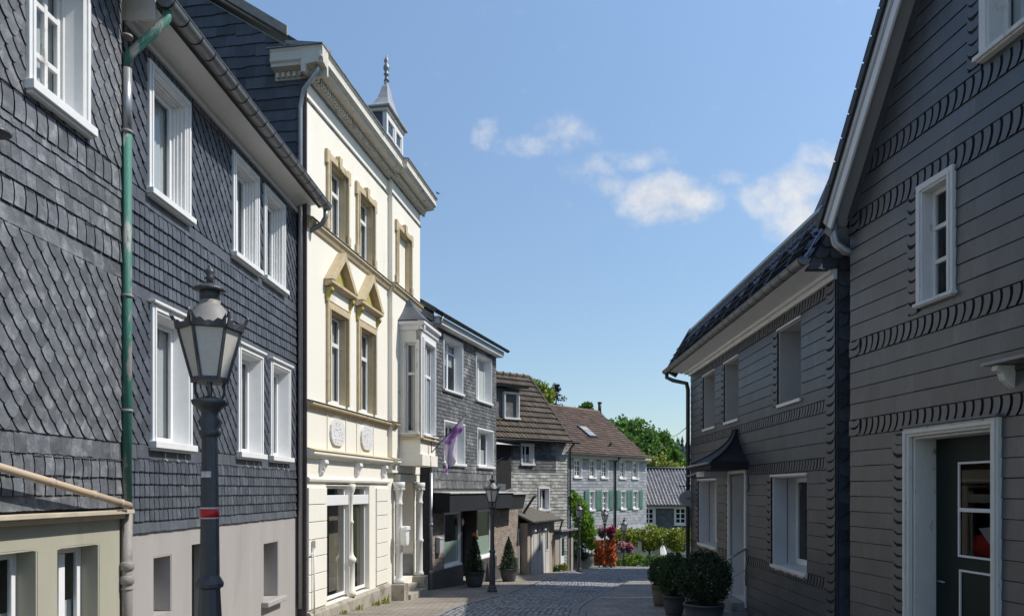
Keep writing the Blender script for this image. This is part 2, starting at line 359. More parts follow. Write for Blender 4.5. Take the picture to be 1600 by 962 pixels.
def window(root,F,r,depth=.15,casing=.1,proud=.05,vb=(),hb=(),sill=.07,mat=None,smat=None,curtain='full',label=None,fw=.055,reveal=None,cmat=None,sillw=.06,gl=None,name='window',head=0,bot=False,splay=0,cdepth=.07,ridges=()):
    u0,u1,z0,z1=r; mat=mat or m_white; smat=smat or m_pvc
    mb=MB(); c=casing; pr=proud
    t=.022
    if c>0:
        mb.box(F,u0-c,u0+t*.0,z0,z1+c,0.001,pr); mb.box(F,u1,u1+c,z0,z1+c,0.001,pr); mb.box(F,u0,u1,z1,z1+c,0.001,pr)
        # moulding fillets
        mb.box(F,u0-c*.45,u0-.004,z0,z1+c*.45,pr,pr+.014); mb.box(F,u1+.004,u1+c*.45,z0,z1+c*.45,pr,pr+.014); mb.box(F,u0-.004,u1+.004,z1+.004,z1+c*.45,pr,pr+.014)
        if bot: mb.box(F,u0-c,u1+c,z0-c,z0,0.001,pr)
    # linings
    lw=pr-.004 if c>0 else -.002
    mi=1 if reveal else 0; Fx=Fr(F.O,F.e,F.up,F.n)       # axes turned so that a plan outline can be pushed upwards
    for a_,sg in ((u0,1),(u1,-1)):
        mb.ext(Fx,[(a_+sg*.001,lw),(a_+sg*t,lw),(a_+sg*(t+splay),-depth+.002),(a_+sg*(t+splay),-depth-.05),(a_+sg*.001,-depth-.05)],z0+.004,z1-.001,mi)
    for k in ridges:                                      # moulding steps on the splayed boards
        w_=lw+(-depth-lw)*k; 
        for a_,sg in ((u0,1),(u1,-1)):
            x=a_+sg*(t+splay*k); mb.ext(Fx,[(x-sg*.004,w_+.012),(x+sg*.014,w_+.010),(x+sg*.014,w_-.008),(x-sg*.004,w_-.012)],z0+.006,z1-t-splay*.6*k)
        y=z1-t-splay*.6*k; mb.box(F,u0+t+splay*k,u1-t-splay*k,y-.014,y+.004,w_-.010,w_+.010)
    mb.ext(Fr(F.O,F.n,F.e,F.up),[(lw,z1-.001),(lw,z1-t),(-depth+.002,z1-t-splay*.6),(-depth-.05,z1-t-splay*.6),(-depth-.05,z1-.001)],u0+t,u1-t,mi)
    if head: mb.box(F,u0-c-.03,u1+c+.03,z1+c,z1+c+head,0.001,pr+.05)
    wo=mb.build(name,[mat,reveal or mat],root,bevel=.006)
    if label: wo['label']=label
    a,b,cc,d=u0+t+splay,u1-t-splay,z0+.006,z1-t-splay*.6
    s=MB(); w0,w1=-depth-.045,-depth; f=fw
    s.box(F,a,a+f,cc,d,w0,w1); s.box(F,b-f,b,cc,d,w0,w1); s.box(F,a+f,b-f,d-f,d,w0,w1); s.box(F,a+f,b-f,cc,cc+f*1.25,w0,w1)
    for x in vb:
        x_,q=(x if isinstance(x,tuple) else (x,f)); uu=a+(b-a)*x_; s.box(F,uu-q/2,uu+q/2,cc+f*1.25,d-f,w0+.004,w1+.010)
    for x in hb:
        x_,q=(x if isinstance(x,tuple) else (x,f)); vv=cc+(d-cc)*x_; s.box(F,a+f,b-f,vv-q/2,vv+q/2,w0+.002,w1+.004)
    s.build('sash',smat,wo,bevel=.005)
    g=MB(); g.poly([F.p(a+f*.5,cc+f*.5,-depth-.02),F.p(b-f*.5,cc+f*.5,-depth-.02),F.p(b-f*.5,d-f*.5,-depth-.02),F.p(a+f*.5,d-f*.5,-depth-.02)]); g.build('pane',gl or m_glass,wo)
    if curtain:
        q=MB(); lo,hi=cc,d; spans=[(a,b)]
        if curtain=='sides': spans=[(a,a+(b-a)*.28),(b-(b-a)*.28,b)]
        if curtain=='half': hi=cc+(d-cc)*.5
        if curtain=='top': lo=cc+(d-cc)*.55
        if curtain=='right': spans=[(a+(b-a)*.45,b)]
        if curtain=='left': spans=[(a,a+(b-a)*.55)]
        for (p0,p1) in spans:
            k=max(8,int((p1-p0)/.02)); row=[]
            for i in range(k+1):
                uu=p0+(p1-p0)*i/k; row.append((uu,-depth-cdepth-.03+(.012*math.sin(uu*70)+.006*math.sin(uu*151) if curtain!='blind' else 0)))
            pts=[F.p(uu,lo,ww) for uu,ww in row]+[F.p(uu,hi,ww) for uu,ww in row]
            q.faces(pts,[(i,i+1,k+2+i,k+1+i) for i in range(k)],0,True)
        q.build('curtain' if curtain!='blind' else 'blind',cmat or (m_curtain if curtain!='blind' else m_blind),wo,recalc=False)
    if sill:
        q=MB(); q.box(F,u0-c-.025,u1+c+.025,z0-sill,z0-.001,0.001,pr+sillw); q.box(F,u0+t*0+.001,u1-.001,z0-sill*.5,z0+.005,-depth-.05,-.001)
        q.box(F,u0-c,u1+c,z0-sill*1.35,z0-sill,0.001,pr+sillw*.45)
        q.build('sill',mat,wo,bevel=.006)
    return wo
def grow(r,c,b=0,t=None): return (r[0]-c,r[1]+c,r[2]-b,r[3]+(c if t is None else t))

def gutter(root,F,u0,u1,w,z,r=.075,step=.45,mat=None,brackets=True,name='gutter'):
    mb=MB(); n=9
    for (rr,a,b) in [(r,u0,u1)]+([(r*1.05,u,u+.022) for u in [u0+.02+step*k for k in range(int((u1-u0)/step)+1)] if u<u1-.03] if brackets else []):
        pts=[]
        for u in (a,b):
            for k in range(n+1):
                t=math.pi+math.pi*k/n; pts.append(F.p(u,z+rr*math.sin(t),w+rr*math.cos(t)))
        mb.faces(pts,[(k,k+1,n+2+k,n+1+k) for k in range(n)],0 if rr==r else 9,True)
    for sgn in (-1,1): mb.tube([F.p(u0,z,w+sgn*r),F.p(u1,z,w+sgn*r)],.010,6)
    for u in (u0,u1): mb.poly([F.p(u,z+r*math.sin(math.pi+math.pi*k/n),w+r*math.cos(math.pi+math.pi*k/n)) for k in range(n+1)])
    return mb.build(name,mat or m_zinc,root,recalc=False)
def pipe(root,pts,r,mat,name='drainpipe',n=12,collars=()):
    mb=MB(); mb.tube(pts,r,n)
    for c in collars: 
        c=V(c); mb.lathe([(r*1.05,-.05),(r*1.3,-.04),(r*1.3,.04),(r*1.05,.05)],c,14)
    return mb.build(name,mat,root)
def gable_roof(root,F,u0,u1,ew,ez,rw,rz,bw,bz,th,mat,name='roof'):
    mb=MB(); mb.prof(F,[(ew,ez),(rw,rz),(bw,bz),(bw,bz-th),(rw,rz-th*1.3),(ew,ez-th)],u0,u1); return mb.build(name,mat,root)
def wave_tiles(mb,F,u0,u1,rows,exp,amp=.02,wl=.3,step=.035,sub=6,hullfn=None,m=0,kind='wave'):
    for k in range(rows):
        v0=k*exp; v1=v0+exp*1.08; a,b=(u0,u1) if hullfn is None else hullfn(v0)
        c0=math.floor(a/wl); c1=math.ceil(b/wl)
        for c in range(c0,c1):                          # one island per tile
            p0,p1=max(a,c*wl),min(b,(c+1)*wl)
            if p1-p0<.01: continue
            lo=[];hi=[];dn=[]
            jz=RND.uniform(-.004,.004)
            for i in range(sub+1):
                u=p0+(p1-p0)*i/sub; ph=(u/wl)%1.0 if i<sub else ((u/wl)%1.0 or 1.0)
                if kind=='wave': h=amp*math.sin(2*math.pi*ph)
                else: h=amp*(1 if ph>.72 else 0)+ (0)
                lo.append(F.p(u,v0,step+h+jz)); hi.append(F.p(u,v1,h+jz)); dn.append(F.p(u,v0,step+h-.03))
            n=sub+1; mb.faces(lo+hi+dn,[(i,i+1,n+i+1,n+i) for i in range(sub)]+[(2*n+i,2*n+i+1,i+1,i) for i in range(sub)],m,False)

def leaves(mb,c,rad,n,size,clumps=14,spread=.33,m=0,shell=.75,flatb=None,asp=.6,rng=None):
    rng=rng or RND; c=V(c); cs=[]
    for _ in range(clumps):
        d=V((rng.gauss(0,1),rng.gauss(0,1),rng.gauss(0,1))).normalized(); k=shell*rng.uniform(.55,1.05)
        cs.append(V((d.x*rad[0]*k,d.y*rad[1]*k,d.z*rad[2]*k)))
    for _ in range(n):
        q=rng.choice(cs); g=V((rng.gauss(0,1)*rad[0],rng.gauss(0,1)*rad[1],rng.gauss(0,1)*rad[2]))*spread*.6
        p=c+q+g
        if flatb is not None and p.z<flatb: p.z=flatb+rng.random()*.1
        leaf(mb,p,size*rng.uniform(.6,1.3),rng,m,asp,out=q)
def leaf(mb,p,s,rng,m=0,asp=.6,out=None):
    a=V((rng.gauss(0,1),rng.gauss(0,1),rng.gauss(0,.6)))
    if out is not None and out.length>1e-5: a+=out.normalized()*.6
    a=a.normalized(); b=a.cross(V((rng.gauss(0,1),rng.gauss(0,1),rng.gauss(0,1)))).normalized(); d=a.cross(b)
    mb.faces([p-b*s*.5,p+d*s*asp*.5-b*s*.05,p+b*s*.5,p-d*s*asp*.5+b*s*.05],[(0,1,2,3)],m)
# ================================================================== two slate houses on the left
eL=V((.0458,.99895,0)); nL=V((.99895,-.0458,0))
def lineL(y): return V((-4.883+.0458*y,y,0))
# ---- nearest slate house with olive base
FA=Fr(lineL(3.0)+nL*.06,eL,nL)
h1=thing('slate_house',(FA.p(2,-2.1,0)),'weathered slate house with olive beige base, nearest on the left','house')
uE=FA.u(187); uS=-1.5
W1=FA.rect(46,None,122,128,None,203); W1=(W1[0],W1[1],W1[2],W1[2]+1.62)
ledge=-.235
B2=FA.rect(88,None,None,155.5,None,None); B1=FA.rect(-25,None,None,59,None,None)
zb=(FA.z(120,848)); 
B2=(B2[0],B2[1],-1.75,zb-.02); B1=(B1[0],B1[1],-1.75,FA.z(40,855)-.02)
wall(h1,FA,[(uS,-2.6),(uE,-2.6),(uE,5.7),(uS,5.7)],[(*W1,.2),(*B1,.24),(*B2,.24)],[m_olive,m_int],rd=.24,depth=9)
# slate coat: rows of different cuts, each at its own height
sl=MB(); holes=[grow(W1,.075,.12,.075)]; U=(uS,uE)
zz=[(2.54,None)]
tiles(sl,FA,(*U,3.62,5.7),holes,'fish',.19,.115,2.0,.5,wt=.028,gap=.012,jit=.07)
tiles(sl,FA,(*U,3.36,3.62),holes,'scurve',.155,.26,1.1,0,wt=.030,gap=.045)
tiles(sl,FA,(*U,2.80,3.36),holes,'plain',.14,.16,1.3,.5,wt=.022,gap=.03)
tiles(sl,FA,(*U,2.56,2.80),holes,'scurve',.155,.24,1.1,0,wt=.03,gap=.045)
tiles(sl,FA,(*U,2.38,2.56),holes,'plain',.19,.18,1.1,0,wt=.02)
tiles(sl,FA,(*U,.54,2.38),holes,'fish',.20,.115,2.05,.5,wt=.029,gap=.012,jit=.07)
tiles(sl,FA,(*U,.34,.54),holes,'plain',.17,.2,1.05,0,wt=.018)
tiles(sl,FA,(*U,.14,.34),holes,'scurve',.15,.2,1.1,0,wt=.03,gap=.045)
tiles(sl,FA,(*U,-.05,.14),holes,'scurve',.15,.19,1.1,.5,wt=.034,gap=.045)
tiles(sl,FA,(*U,ledge+.04,-.05),holes,'plain',.16,.2,1.05,0,wt=.034)
underlay(sl,FA,[(uS,ledge),(uE,ledge),(uE,5.7),(uS,5.7)],holes); sl.build('slate_cladding',m_slate_old,h1,recalc=False)
b=MB(); b.box(FA,uS,uE+.03,ledge-.03,ledge+.015,.001,.16); b.box(FA,uS,uE,ledge-.085,ledge-.03,.001,.07)
b.build('ledge',M('buff ledge paint',(.55,.48,.36),(.42,.36,.27),5,.7,.2,40),h1,bevel=.006)
b=MB(); b.box(FA,uE-.002,uE+.03,ledge+.02,5.7,-.1,.012); b.build('edge_board',m_roofdark,h1)
window(h1,FA,W1,.17,.075,.055,splay=.06,ridges=(.08,.9),vb=((.30,.05),(.62,.05)),hb=(.30,.62),sill=.09,smat=m_whiteold,curtain='full',mat=m_white)
window(h1,FA,B2,.19,0,0,vb=((.5,.1),),sill=0,smat=m_pvc,mat=m_olive,curtain='half',fw=.07); window(h1,FA,B1,.19,0,0,vb=((.5,.1),),sill=0,smat=m_pvc,mat=m_olive,curtain='half',fw=.07)
# arched heads over the base windows
for r in (B1,B2):
    a=MB(); n=10; up=.035
    arc=[(r[0]+(r[1]-r[0])*i/n, r[3]-.03+up*(1-(2*i/n-1)**2)) for i in range(n+1)]
    a.ext(FA,[(r[0],r[3]+.015),*[(x,min(y,r[3]+.014)) for x,y in arc],(r[1],r[3]+.015)],-.10,-.001); a.build('lintel',m_olive,h1)
gable_roof(h1,FA,uS,uE,.45,5.75,-4.5,9.5,-9.4,5.75,.2,m_roofdark)
# sloping buff pipe in front of the slates
p0=FA.p(FA.u(-60,.18),FA.z(-60,712,.18),.18); p1=FA.p(FA.u(202,.18),FA.z(202,789,.18),.18)
q=MB(); q.tube([p0,p1],.038,12)
for t in (.45,.72,.93): c=p0.lerp(p1,t); q.tube([c-(p1-p0).normalized()*.02,c+(p1-p0).normalized()*.02],.045,12); q.tube([c-nL*.16,c],.008,6)
tag(q.build('sloping_pipe',m_rustpipe,None,origin=p0),'sloping buff pipe with worn paint running down the slates into the green drainpipe','pipe')
# shadow-giving small lamp bracket at the picture edge
q=MB(); c=FA.p(FA.u(8,.2),FA.z(8,206,.2),.12)
q.lathe([(.02,.06),(.10,.02),(.12,-.01),(.11,-.02)],c,14); q.tube([c-nL*.12+V((0,0,.05)),c+V((0,0,.06))],.012,8)
tag(q.build('wall_lamp',m_iron,None,origin=c),'small dark shade of a wall lamp on the weathered slates','lamp')

# ---- second slate house with grey plaster base
FB=Fr(lineL(8.82),eL,nL)
h2=thing('slate_house',FB.p(3,-2.3,0),'blue grey slate house with grey pink plaster base behind the nearest street lamp','house')
uB0=.0; uB1=FB.u(464.5); ztop=5.40
ru=[FB.rect(228,80,288,294,152,346),FB.rect(360.5,240,402,402,277,430),FB.rect(409.5,291,441,443,326,465)]
rl=[FB.rect(232.7,464,689,296,492,699),FB.rect(368.5,543,714,408,555,718),FB.rect(419.5,565,720,451,578,724)]
cs=.085
ruz=(sum(r[2] for r in ru)/3,sum(r[3] for r in ru)/3); rlz=(sum(r[2] for r in rl)/3,sum(r[3] for r in rl)/3)
ru=[(a+cs,b-cs,ruz[0]+.07,ruz[1]-cs) for a,b,_,_ in ru]; rl=[(a+cs,b-cs,rlz[0]+.07,rlz[1]-cs) for a,b,_,_ in rl]
hp=[FB.rect(239,868,958,268,866,958),FB.rect(299.7,849,None,333,847,1020),FB.rect(411.6,846,934,434.7,845,934)]
hp[1]=(hp[1][0],hp[1][1],-2.05,hp[1][3])
zpl=sum(FB.z(x,y) for x,y in ((210,825),(475,810)))/2
wall(h2,FB,[(uB0,-2.8),(uB1,-2.8),(uB1,ztop+.2),(uB0,ztop+.2)],[(*r,.15) for r in ru+rl]+[(*r,.36) for r in hp],[m_plaster,m_int],rd=.36,depth=9)
sl=MB(); H=[grow(r,cs,.10) for r in ru+rl]; U=(uB0,uB1)
b1=(rlz[0]-.16,rlz[0]+.02); b2=(rlz[1],rlz[1]+.16); b3=(ruz[0]-.17,ruz[0]+.0)
def slz(sh,z0,z1,tw,ex,lap,st,wt=.024,m=0): tiles(sl,FB,(*U,z0,z1),H,sh,tw,ex,lap,st,wt=wt,m=m,jit=.04,gap=.045 if sh=='scurve' else .015)
e=.165; n=int(round((b1[0]-zpl-.14)/e)); e=(b1[0]-zpl-.14)/n
slz('plain',zpl,zpl+.14,.12,.14,1.05,0,.03,1)
for i in range(n): slz('scurve',zpl+.14+i*e,zpl+.14+(i+1)*e,.115,e,1.12,0,.030)
slz('plain',*b1,.3,b1[1]-b1[0],1.02,0,.016,1)
slz('scale',b1[1],b2[0],.205,.112,1.9,.5)
slz('plain',*b2,.3,b2[1]-b2[0],1.02,0,.016,1)
n=int(round((b3[0]-b2[1])/.155)); e=(b3[0]-b2[1])/n
for i in range(n): slz('scurve',b2[1]+i*e,b2[1]+(i+1)*e,.115,e,1.12,0,.028)
slz('plain',*b3,.3,b3[1]-b3[0],1.02,0,.016,1)
slz('scale',b3[1],ztop-.13,.205,.112,1.9,.5)
slz('scurve',ztop-.13,ztop,.115,.13,1.1,0)
underlay(sl,FB,[(uB0,zpl),(uB1,zpl),(uB1,ztop),(uB0,ztop)],H); sl.build('slate_cladding',[m_slate,m_slate_band],h2,recalc=False)
b=MB(); b.box(FB,uB1-.03,uB1+.012,zpl,ztop,.001,.032); b.build('edge_board',m_roofdark,h2)
for i,r in enumerate(ru): window(h2,FB,r,.13,cs,.05,vb=() if i==0 else ((.5,.06),),hb=(),sill=.075,curtain=('right','full','full')[i],head=0,splay=.085,ridges=(.18,.42,.66,.88))
for i,r in enumerate(rl): window(h2,FB,r,.14,cs,.05,hb=(),sill=.085,curtain=('right','full','full')[i],head=.035,splay=.07)
window(h2,FB,hp[0],.30,0,0,sill=0,mat=m_plaster,curtain='full',fw=.075); w=window(h2,FB,hp[2],.30,0,0,sill=0,mat=m_plaster,curtain='full',fw=.075)
q=MB(); r=hp[2]; q.box(FB,r[0]-.10,r[1]+.12,r[2]-.10,r[2]-.002,.001,.13); q.build('sill',m_plaster,w,bevel=.02)
r=hp[1]; q=MB(); q.box(FB,r[0],r[1],-2.3,r[3],-.34,-.29); d=q.build('door',m_doorgreen,h2)
q=MB(); 
for a in (.12,.56): q.box(FB,r[0]+(r[1]-r[0])*a,r[0]+(r[1]-r[0])*(a+.32),-1.9,r[3]-.2,-.289,-.275)
q.build('door_panel',m_doorgreen,d,bevel=.01)
# hooks under the lower sills
for r in rl:
    for k in (.25,.6,.85):
        q=MB(); p=FB.p(r[0]+(r[1]-r[0])*k,r[2]-.09,.05); q.tube([p,p+V((0,0,-.12)),p+V((0,0,-.15))+nL*.03],.006,6); q.build('flower_box_hook',m_zincbright,h2)
# white coved eaves, dark board, gutter
q=MB(); cv=[(.001,ztop-.02),(.05,ztop-.02),(.05,ztop+.03),(.02,ztop+.04)]
arc=[(.02+.36*(1-math.cos(t)),ztop+.04+.16*math.sin(t)) for t in [math.pi/2*i/8 for i in range(9)]]
q.prof(FB,cv+arc+[(.38,ztop+.25),(.001,ztop+.25)],uB0,uB1+.12); q.build('eaves_cove',m_white,h2,bevel=0)
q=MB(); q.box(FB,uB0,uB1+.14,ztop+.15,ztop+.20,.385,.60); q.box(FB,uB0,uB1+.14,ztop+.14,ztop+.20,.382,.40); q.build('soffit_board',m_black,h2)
q=MB(); q.box(FB,uB0-.02,uB0+.02,ztop-.02,ztop+.24,.0,.40); q.build('eaves_end_board',m_whiteold,h2)
gutter(h2,FB,uB0-.05,uB1+.20,.53,ztop+.20,.10,.36)
gable_roof(h2,FB,uB0,uB1+.18,.47,ztop+.26,-4.4,ztop+4.9,-9.4,ztop+.2,.08,m_roofdark)
# swan neck at the far end of the gutter
g0=FB.p(uB1+.14,ztop+.12,.52)
pipe(h2,[g0,g0+V((0,0,-.16)),FB.p(uB1+.16,ztop-.16,.44),FB.p(uB1+.16,ztop-.34,.12),FB.p(uB1+.16,ztop-.5,-.04),FB.p(uB1+.16,-2.4,-.04)],.05,m_zinc)
# green drainpipe between the two houses
uP=FB.u(197,.10); 
P=lambda z,w=.11,du=0: FB.p(uP+du,z,w)
top=[FB.p(uB0+.06,ztop+.14,.50),FB.p(uB0+.05,ztop+.02,.50),FB.p(uP+.02,ztop-.22,.40),FB.p(uP,ztop-.46,.14),FB.p(uP,ztop-.62,.11)]
pr=thing('drainpipe',P(-2.2),'tall drainpipe with peeling green paint between the two left slate houses','drainpipe')
pipe(pr,top,.052,m_verdi,'swan_neck')
zA=FB.z(197,208,.11); zC=FB.z(197,797,.11)
pipe(pr,[top[-1],P(zA)],.053,m_zincbright,'zinc_length'); pipe(pr,[P(zA+.02),P(zC)],.052,m_verdi,'painted_length')
pipe(pr,[P(zC+.01),P(-2.25)],.058,m_greypipe,'lower_length',collars=[P(-.86),P(-1.02)])
for z in (zA+1.1,zA+.02,2.2,.9,-1.12): q=MB(); q.lathe([(.06,-.015),(.066,-.012),(.066,.012),(.06,.015)],P(z),14); q.tube([P(z),P(z,0)],.009,6); q.build('pipe_bracket',m_greypipe,pr)

# ================================================================== cream stucco house
C0=V((-4.0,15,0)); eC=V((.1644,.9864,0)); nC=V((.9864,-.1644,0))
FC=Fr(C0,eC,nC)
hc=thing('stucco_house',FC.p(3.7,-2.7,0),'tall cream stucco town house with white cornice, yellow pediments, oriel and spired dormer','house')
uR=FC.u(606); uT=FC.u(650); RW=.12                       # start of the projecting right bay, right end
Wc=[FC.rect(512.5,483,630,540.5,497,632),FC.rect(560,512,642,583.5,522,646)]
zc0=(Wc[0][2]+Wc[1][2])/2; zc1=(Wc[0][3]+Wc[1][3])/2; Wc=[(a,b,zc0,zc1) for a,b,_,_ in Wc]
Wt=[FC.rect(512.5,258,378,540,278,390),FC.rect(558.5,300,412,582,315,418)]
zt0=5.42; zt1=(Wt[0][3]+Wt[1][3])/2; Wt=[(a,b,zt0,zt1) for a,b,_,_ in Wt]
FR=FC.shift(0,0,RW)
Wr=FR.rect(620,366,None,640,380,None); Wr=(Wr[0],Wr[1],zt0,zt1)
sh0=FC.u(509.5); sh1=FC.u(577.5); shz1=.13; shz0=-2.38
SH=(sh0,sh1,shz0,shz1)
wall(hc,FC,[(0,-3),(uT,-3),(uT,8.1),(0,8.1)],[(*r,.2) for r in Wc+Wt]+[(*Wr,.2),(*SH,.32),(5.42,7.22,-2.45,.22,1.3)],[m_cream,m_int],rd=.3,depth=9.8,mgap=1.2)
# projecting right bay above the entrance
OZ0=FC.z(640,664); 
wall(hc,FR,[(uR,.45),(uT,.45),(uT,8.0),(uR,8.0)],[(*Wr,.22)],[m_cream,m_int],rd=.22,depth=RW-.002,name='bay_wall',mgap=None)
def cprof(pts,name,mat,segs,bev=0,base=None):
    q=MB()
    for F,u0,u1 in segs: q.prof(F,pts,u0,u1)
    return q.build(name,mat,hc,bevel=bev)
segs=[(FC,-.02,uR-.001),(FR,uR-.02,uT+.02)]
# ---- cornice with returns
zs=8.02
q=MB(); corn=[(.001,zs-.02),(.08,zs-.02),(.10,zs+.12),(.34,zs+.15),(.345,zs+.20),(.40,zs+.24),(.40,zs+.40),(.44,zs+.46),(.001,zs+.50)]
q.prof(FC,corn,-.30,uR-.001); q.prof(FR,corn,uR-.02,uT+.28)
FS=Fr(FC.p(0,0,0),-nC,-eC)                                # side of the house, facing up the street
q.prof(FS,[(a*.72,b) for a,b in corn],-.44,.64)
q.build('cornice',m_cornice,hc,bevel=.008)
q=MB(); q.prof(FC,[(.402,zs+.245),(.425,zs+.245),(.425,zs+.275),(.402,zs+.275)],-.31,uR-.001); q.prof(FR,[(.402,zs+.245),(.425,zs+.245),(.425,zs+.275),(.402,zs+.275)],uR-.02,uT+.29); q.build('cornice_lip',m_white,hc)
q=MB(); q.prof(FC,[(-.3,zs+.51),(.455,zs+.465),(.455,zs+.485),(-.3,zs+.60)],-.33,uR-.001); q.prof(FR,[(-.3,zs+.51),(.455,zs+.465),(.455,zs+.485),(-.3,zs+.60)],uR-.02,uT+.31); q.prof(FS,[(-.1,zs+.51),(.34,zs+.465),(.34,zs+.485),(-.1,zs+.56)],-.45,.68); q.build('cornice_capping',m_leadcap,hc)
for F,a,b_ in segs+[(FS,.02,.6)]:
    q=MB(); u=a+.05; dw_=.13 if F is FS else .17
    q.box(F,a+.03,b_-.03,zs+.012,zs+.018,.082,.12)
    while u<b_-.05: q.box(F,u,u+.055,zs+.01,zs+.10,.075,dw_); u+=.115
    q.build('dentil_row',m_cornice,hc,bevel=.006)
# string courses
cprof([(.001,zs-.06),(.022,zs-.06),(.022,zs-.015),(.001,zs-.015)],'frieze_line',m_leadcap,segs)
cprof([(.001,7.60),(.028,7.60),(.035,7.635),(.001,7.65)],'string_line',m_leadcap,segs)
zb=5.22
cprof([(.001,zb-.09),(.04,zb-.07),(.07,zb),(.11,zb+.04),(.11,zb+.09),(.001,zb+.12)],'string_course',m_stone,segs,.004)
cprof([(-.02,zb+.125),(.13,zb+.095),(.13,zb+.105),(-.02,zb+.145)],'string_capping',m_leadcap,segs)
zk=FC.z(545,644); zk=1.70
segm=[(FC,-.02,uR-.001),(FR,uR-.02,uR+.30)]
cprof([(.001,zk-.13),(.03,zk-.12),(.06,zk-.04),(.13,zk-.02),(.13,zk+.03),(.001,zk+.06)],'sill_course',m_stone,segm,.004)
cprof([(-.02,zk+.065),(.15,zk+.035),(.15,zk+.045),(-.02,zk+.085)],'sill_capping',m_leadcap,segm)
zg=.74
cprof([(.001,zg-.11),(.03,zg-.10),(.07,zg-.05),(.16,zg-.03),(.16,zg+.03),(.10,zg+.06),(.001,zg+.09)],'shop_cornice',m_cream_base,segm,.005)
cprof([(-.02,zg+.092),(.18,zg+.035),(.18,zg+.045),(-.02,zg+.105)],'shop_capping',m_stone,segm)
cprof([(.001,.16),(.05,.17),(.065,.22),(.04,.25),(.001,.27)],'shop_lintel_moulding',m_cream_base,[(FC,-.01,uR-.001)],.005)
# panels and cartouches between shop cornice and sills
for X in (511,540,557,583): 
    u=FC.u(X); q=MB(); q.box(FC,u-.012,u+.012,zg+.10,zk-.13,.001,.018); q.build('panel_moulding',m_cream,hc)
for X in (526,572):
    u=FC.u(X); q=MB(); n=22; P=[]
    for i in range(n):
        t=2*math.pi*i/n; c_,s_=math.cos(t),math.sin(t); P.append((u+.36*math.copysign(abs(c_)**.6,c_)*(1+.08*math.cos(4*t)),1.23+.29*math.copysign(abs(s_)**.6,s_)))
    q.ext(FC,P,.001,.045)
    for i in range(110):
        a=RND.uniform(0,6.28); k=RND.random()**.5; c=FC.p(u+.31*k*math.cos(a),1.23+.25*k*math.sin(a),.045); r=RND.uniform(.014,.034); q.lathe([(r*.2,-r*.5),(r,0),(r*.6,r*.4),(.001,r*.5)],c-nC*.012,7)
    q.build('cartouche',m_whiteold,hc,bevel=.012)
# consoles on the fascia above the shop window
for X in (501,556,597):
    u=FC.u(X); q=MB(); q.prof(FC,[(.001,zg-.13),(.13,zg-.13),(.15,zg-.2),(.10,zg-.27),(.05,zg-.36),(.03,zg-.44),(.001,zg-.45)],u-.085,u+.085)
    for k in range(9): c=FC.p(u+RND.uniform(-.06,.06),zg-.16-.03*k,.12-.010*k); q.lathe([(.01,-.03),(.035,0),(.01,.03)],c,7)
    q.build('console',m_whiteold,hc,bevel=.012)
# rusticated piers of the shop floor
bz=[-2.36+.345*i for i in range(8)]
for a,b_ in ((.0,sh0-.03),(FC.u(587),uR-.02)):
    q=MB()
    for i in range(7): q.box(FC,a+.004,b_,bz[i]+.008,min(bz[i+1]-.008,.155),.001,.035)
    q.build('rusticated_pier',m_cream_base,hc,bevel=.007)
q=MB(); q.prof(FC,[(.001,-3.1),(.09,-3.1),(.09,-2.46),(.05,-2.40),(.001,-2.395)],-.0,uR+.02); q.build('plinth',m_plinthstone,hc,bevel=.01)
# shop window in two lights with a slim column between
mid=FC.u(548); colw=.10
for a,b_,ct in ((sh0,mid-.06,None),(mid+.10,sh1,None)):
    w=window(hc,FC,(a,b_,shz0+.05,shz1-.02),.10,0,0,sill=0,mat=m_cream_base,smat=m_pvc,curtain=None,fw=.06,gl=m_shopglass)
    q=MB(); q.box(FC,a+.02,b_-.02,shz1-.46,shz1-.24,-.095,-.02); q.build('roller_blind_box',m_white,w,bevel=.01)
    q=MB(); q.box(FC,a+.03,b_-.03,shz0+.06,shz1-.3,-.62,-.57); q.build('display_backing',M('beige display wall',(.27,.25,.21),(.20,.185,.155),1.5,.9),w)
q=MB(); q.box(FC,mid-.06,mid+.10,shz0,shz1,-.28,-.10); q.build('mullion',m_cream_base,hc)
q=MB(); q.lathe([(.11,0),(.11,.10),(.085,.13),(.085,.75),(.115,.78),(.12,.84),(.085,.88),(.06,.93),(.048,1.0),(.044,1.62),(.06,1.64),(.06,1.68),(.043,1.70),(.04,2.2),(.06,2.24),(.05,2.28),(.085,2.36),(.10,2.44),(.10,2.51)],FC.p(mid+.02,shz0,-.0),14); q.build('window_column',m_cream_base,hc)
q=MB(); c=FC.p(sh0+.45,shz0+.10,-.5)
leaves(q,c+V((0,0,.25)),(.2,.2,.35),220,.14,m=0); q.build('dried_grass',M('straw',(.45,.33,.16),(.55,.42,.24),4,.9,island=.3),hc,recalc=False)
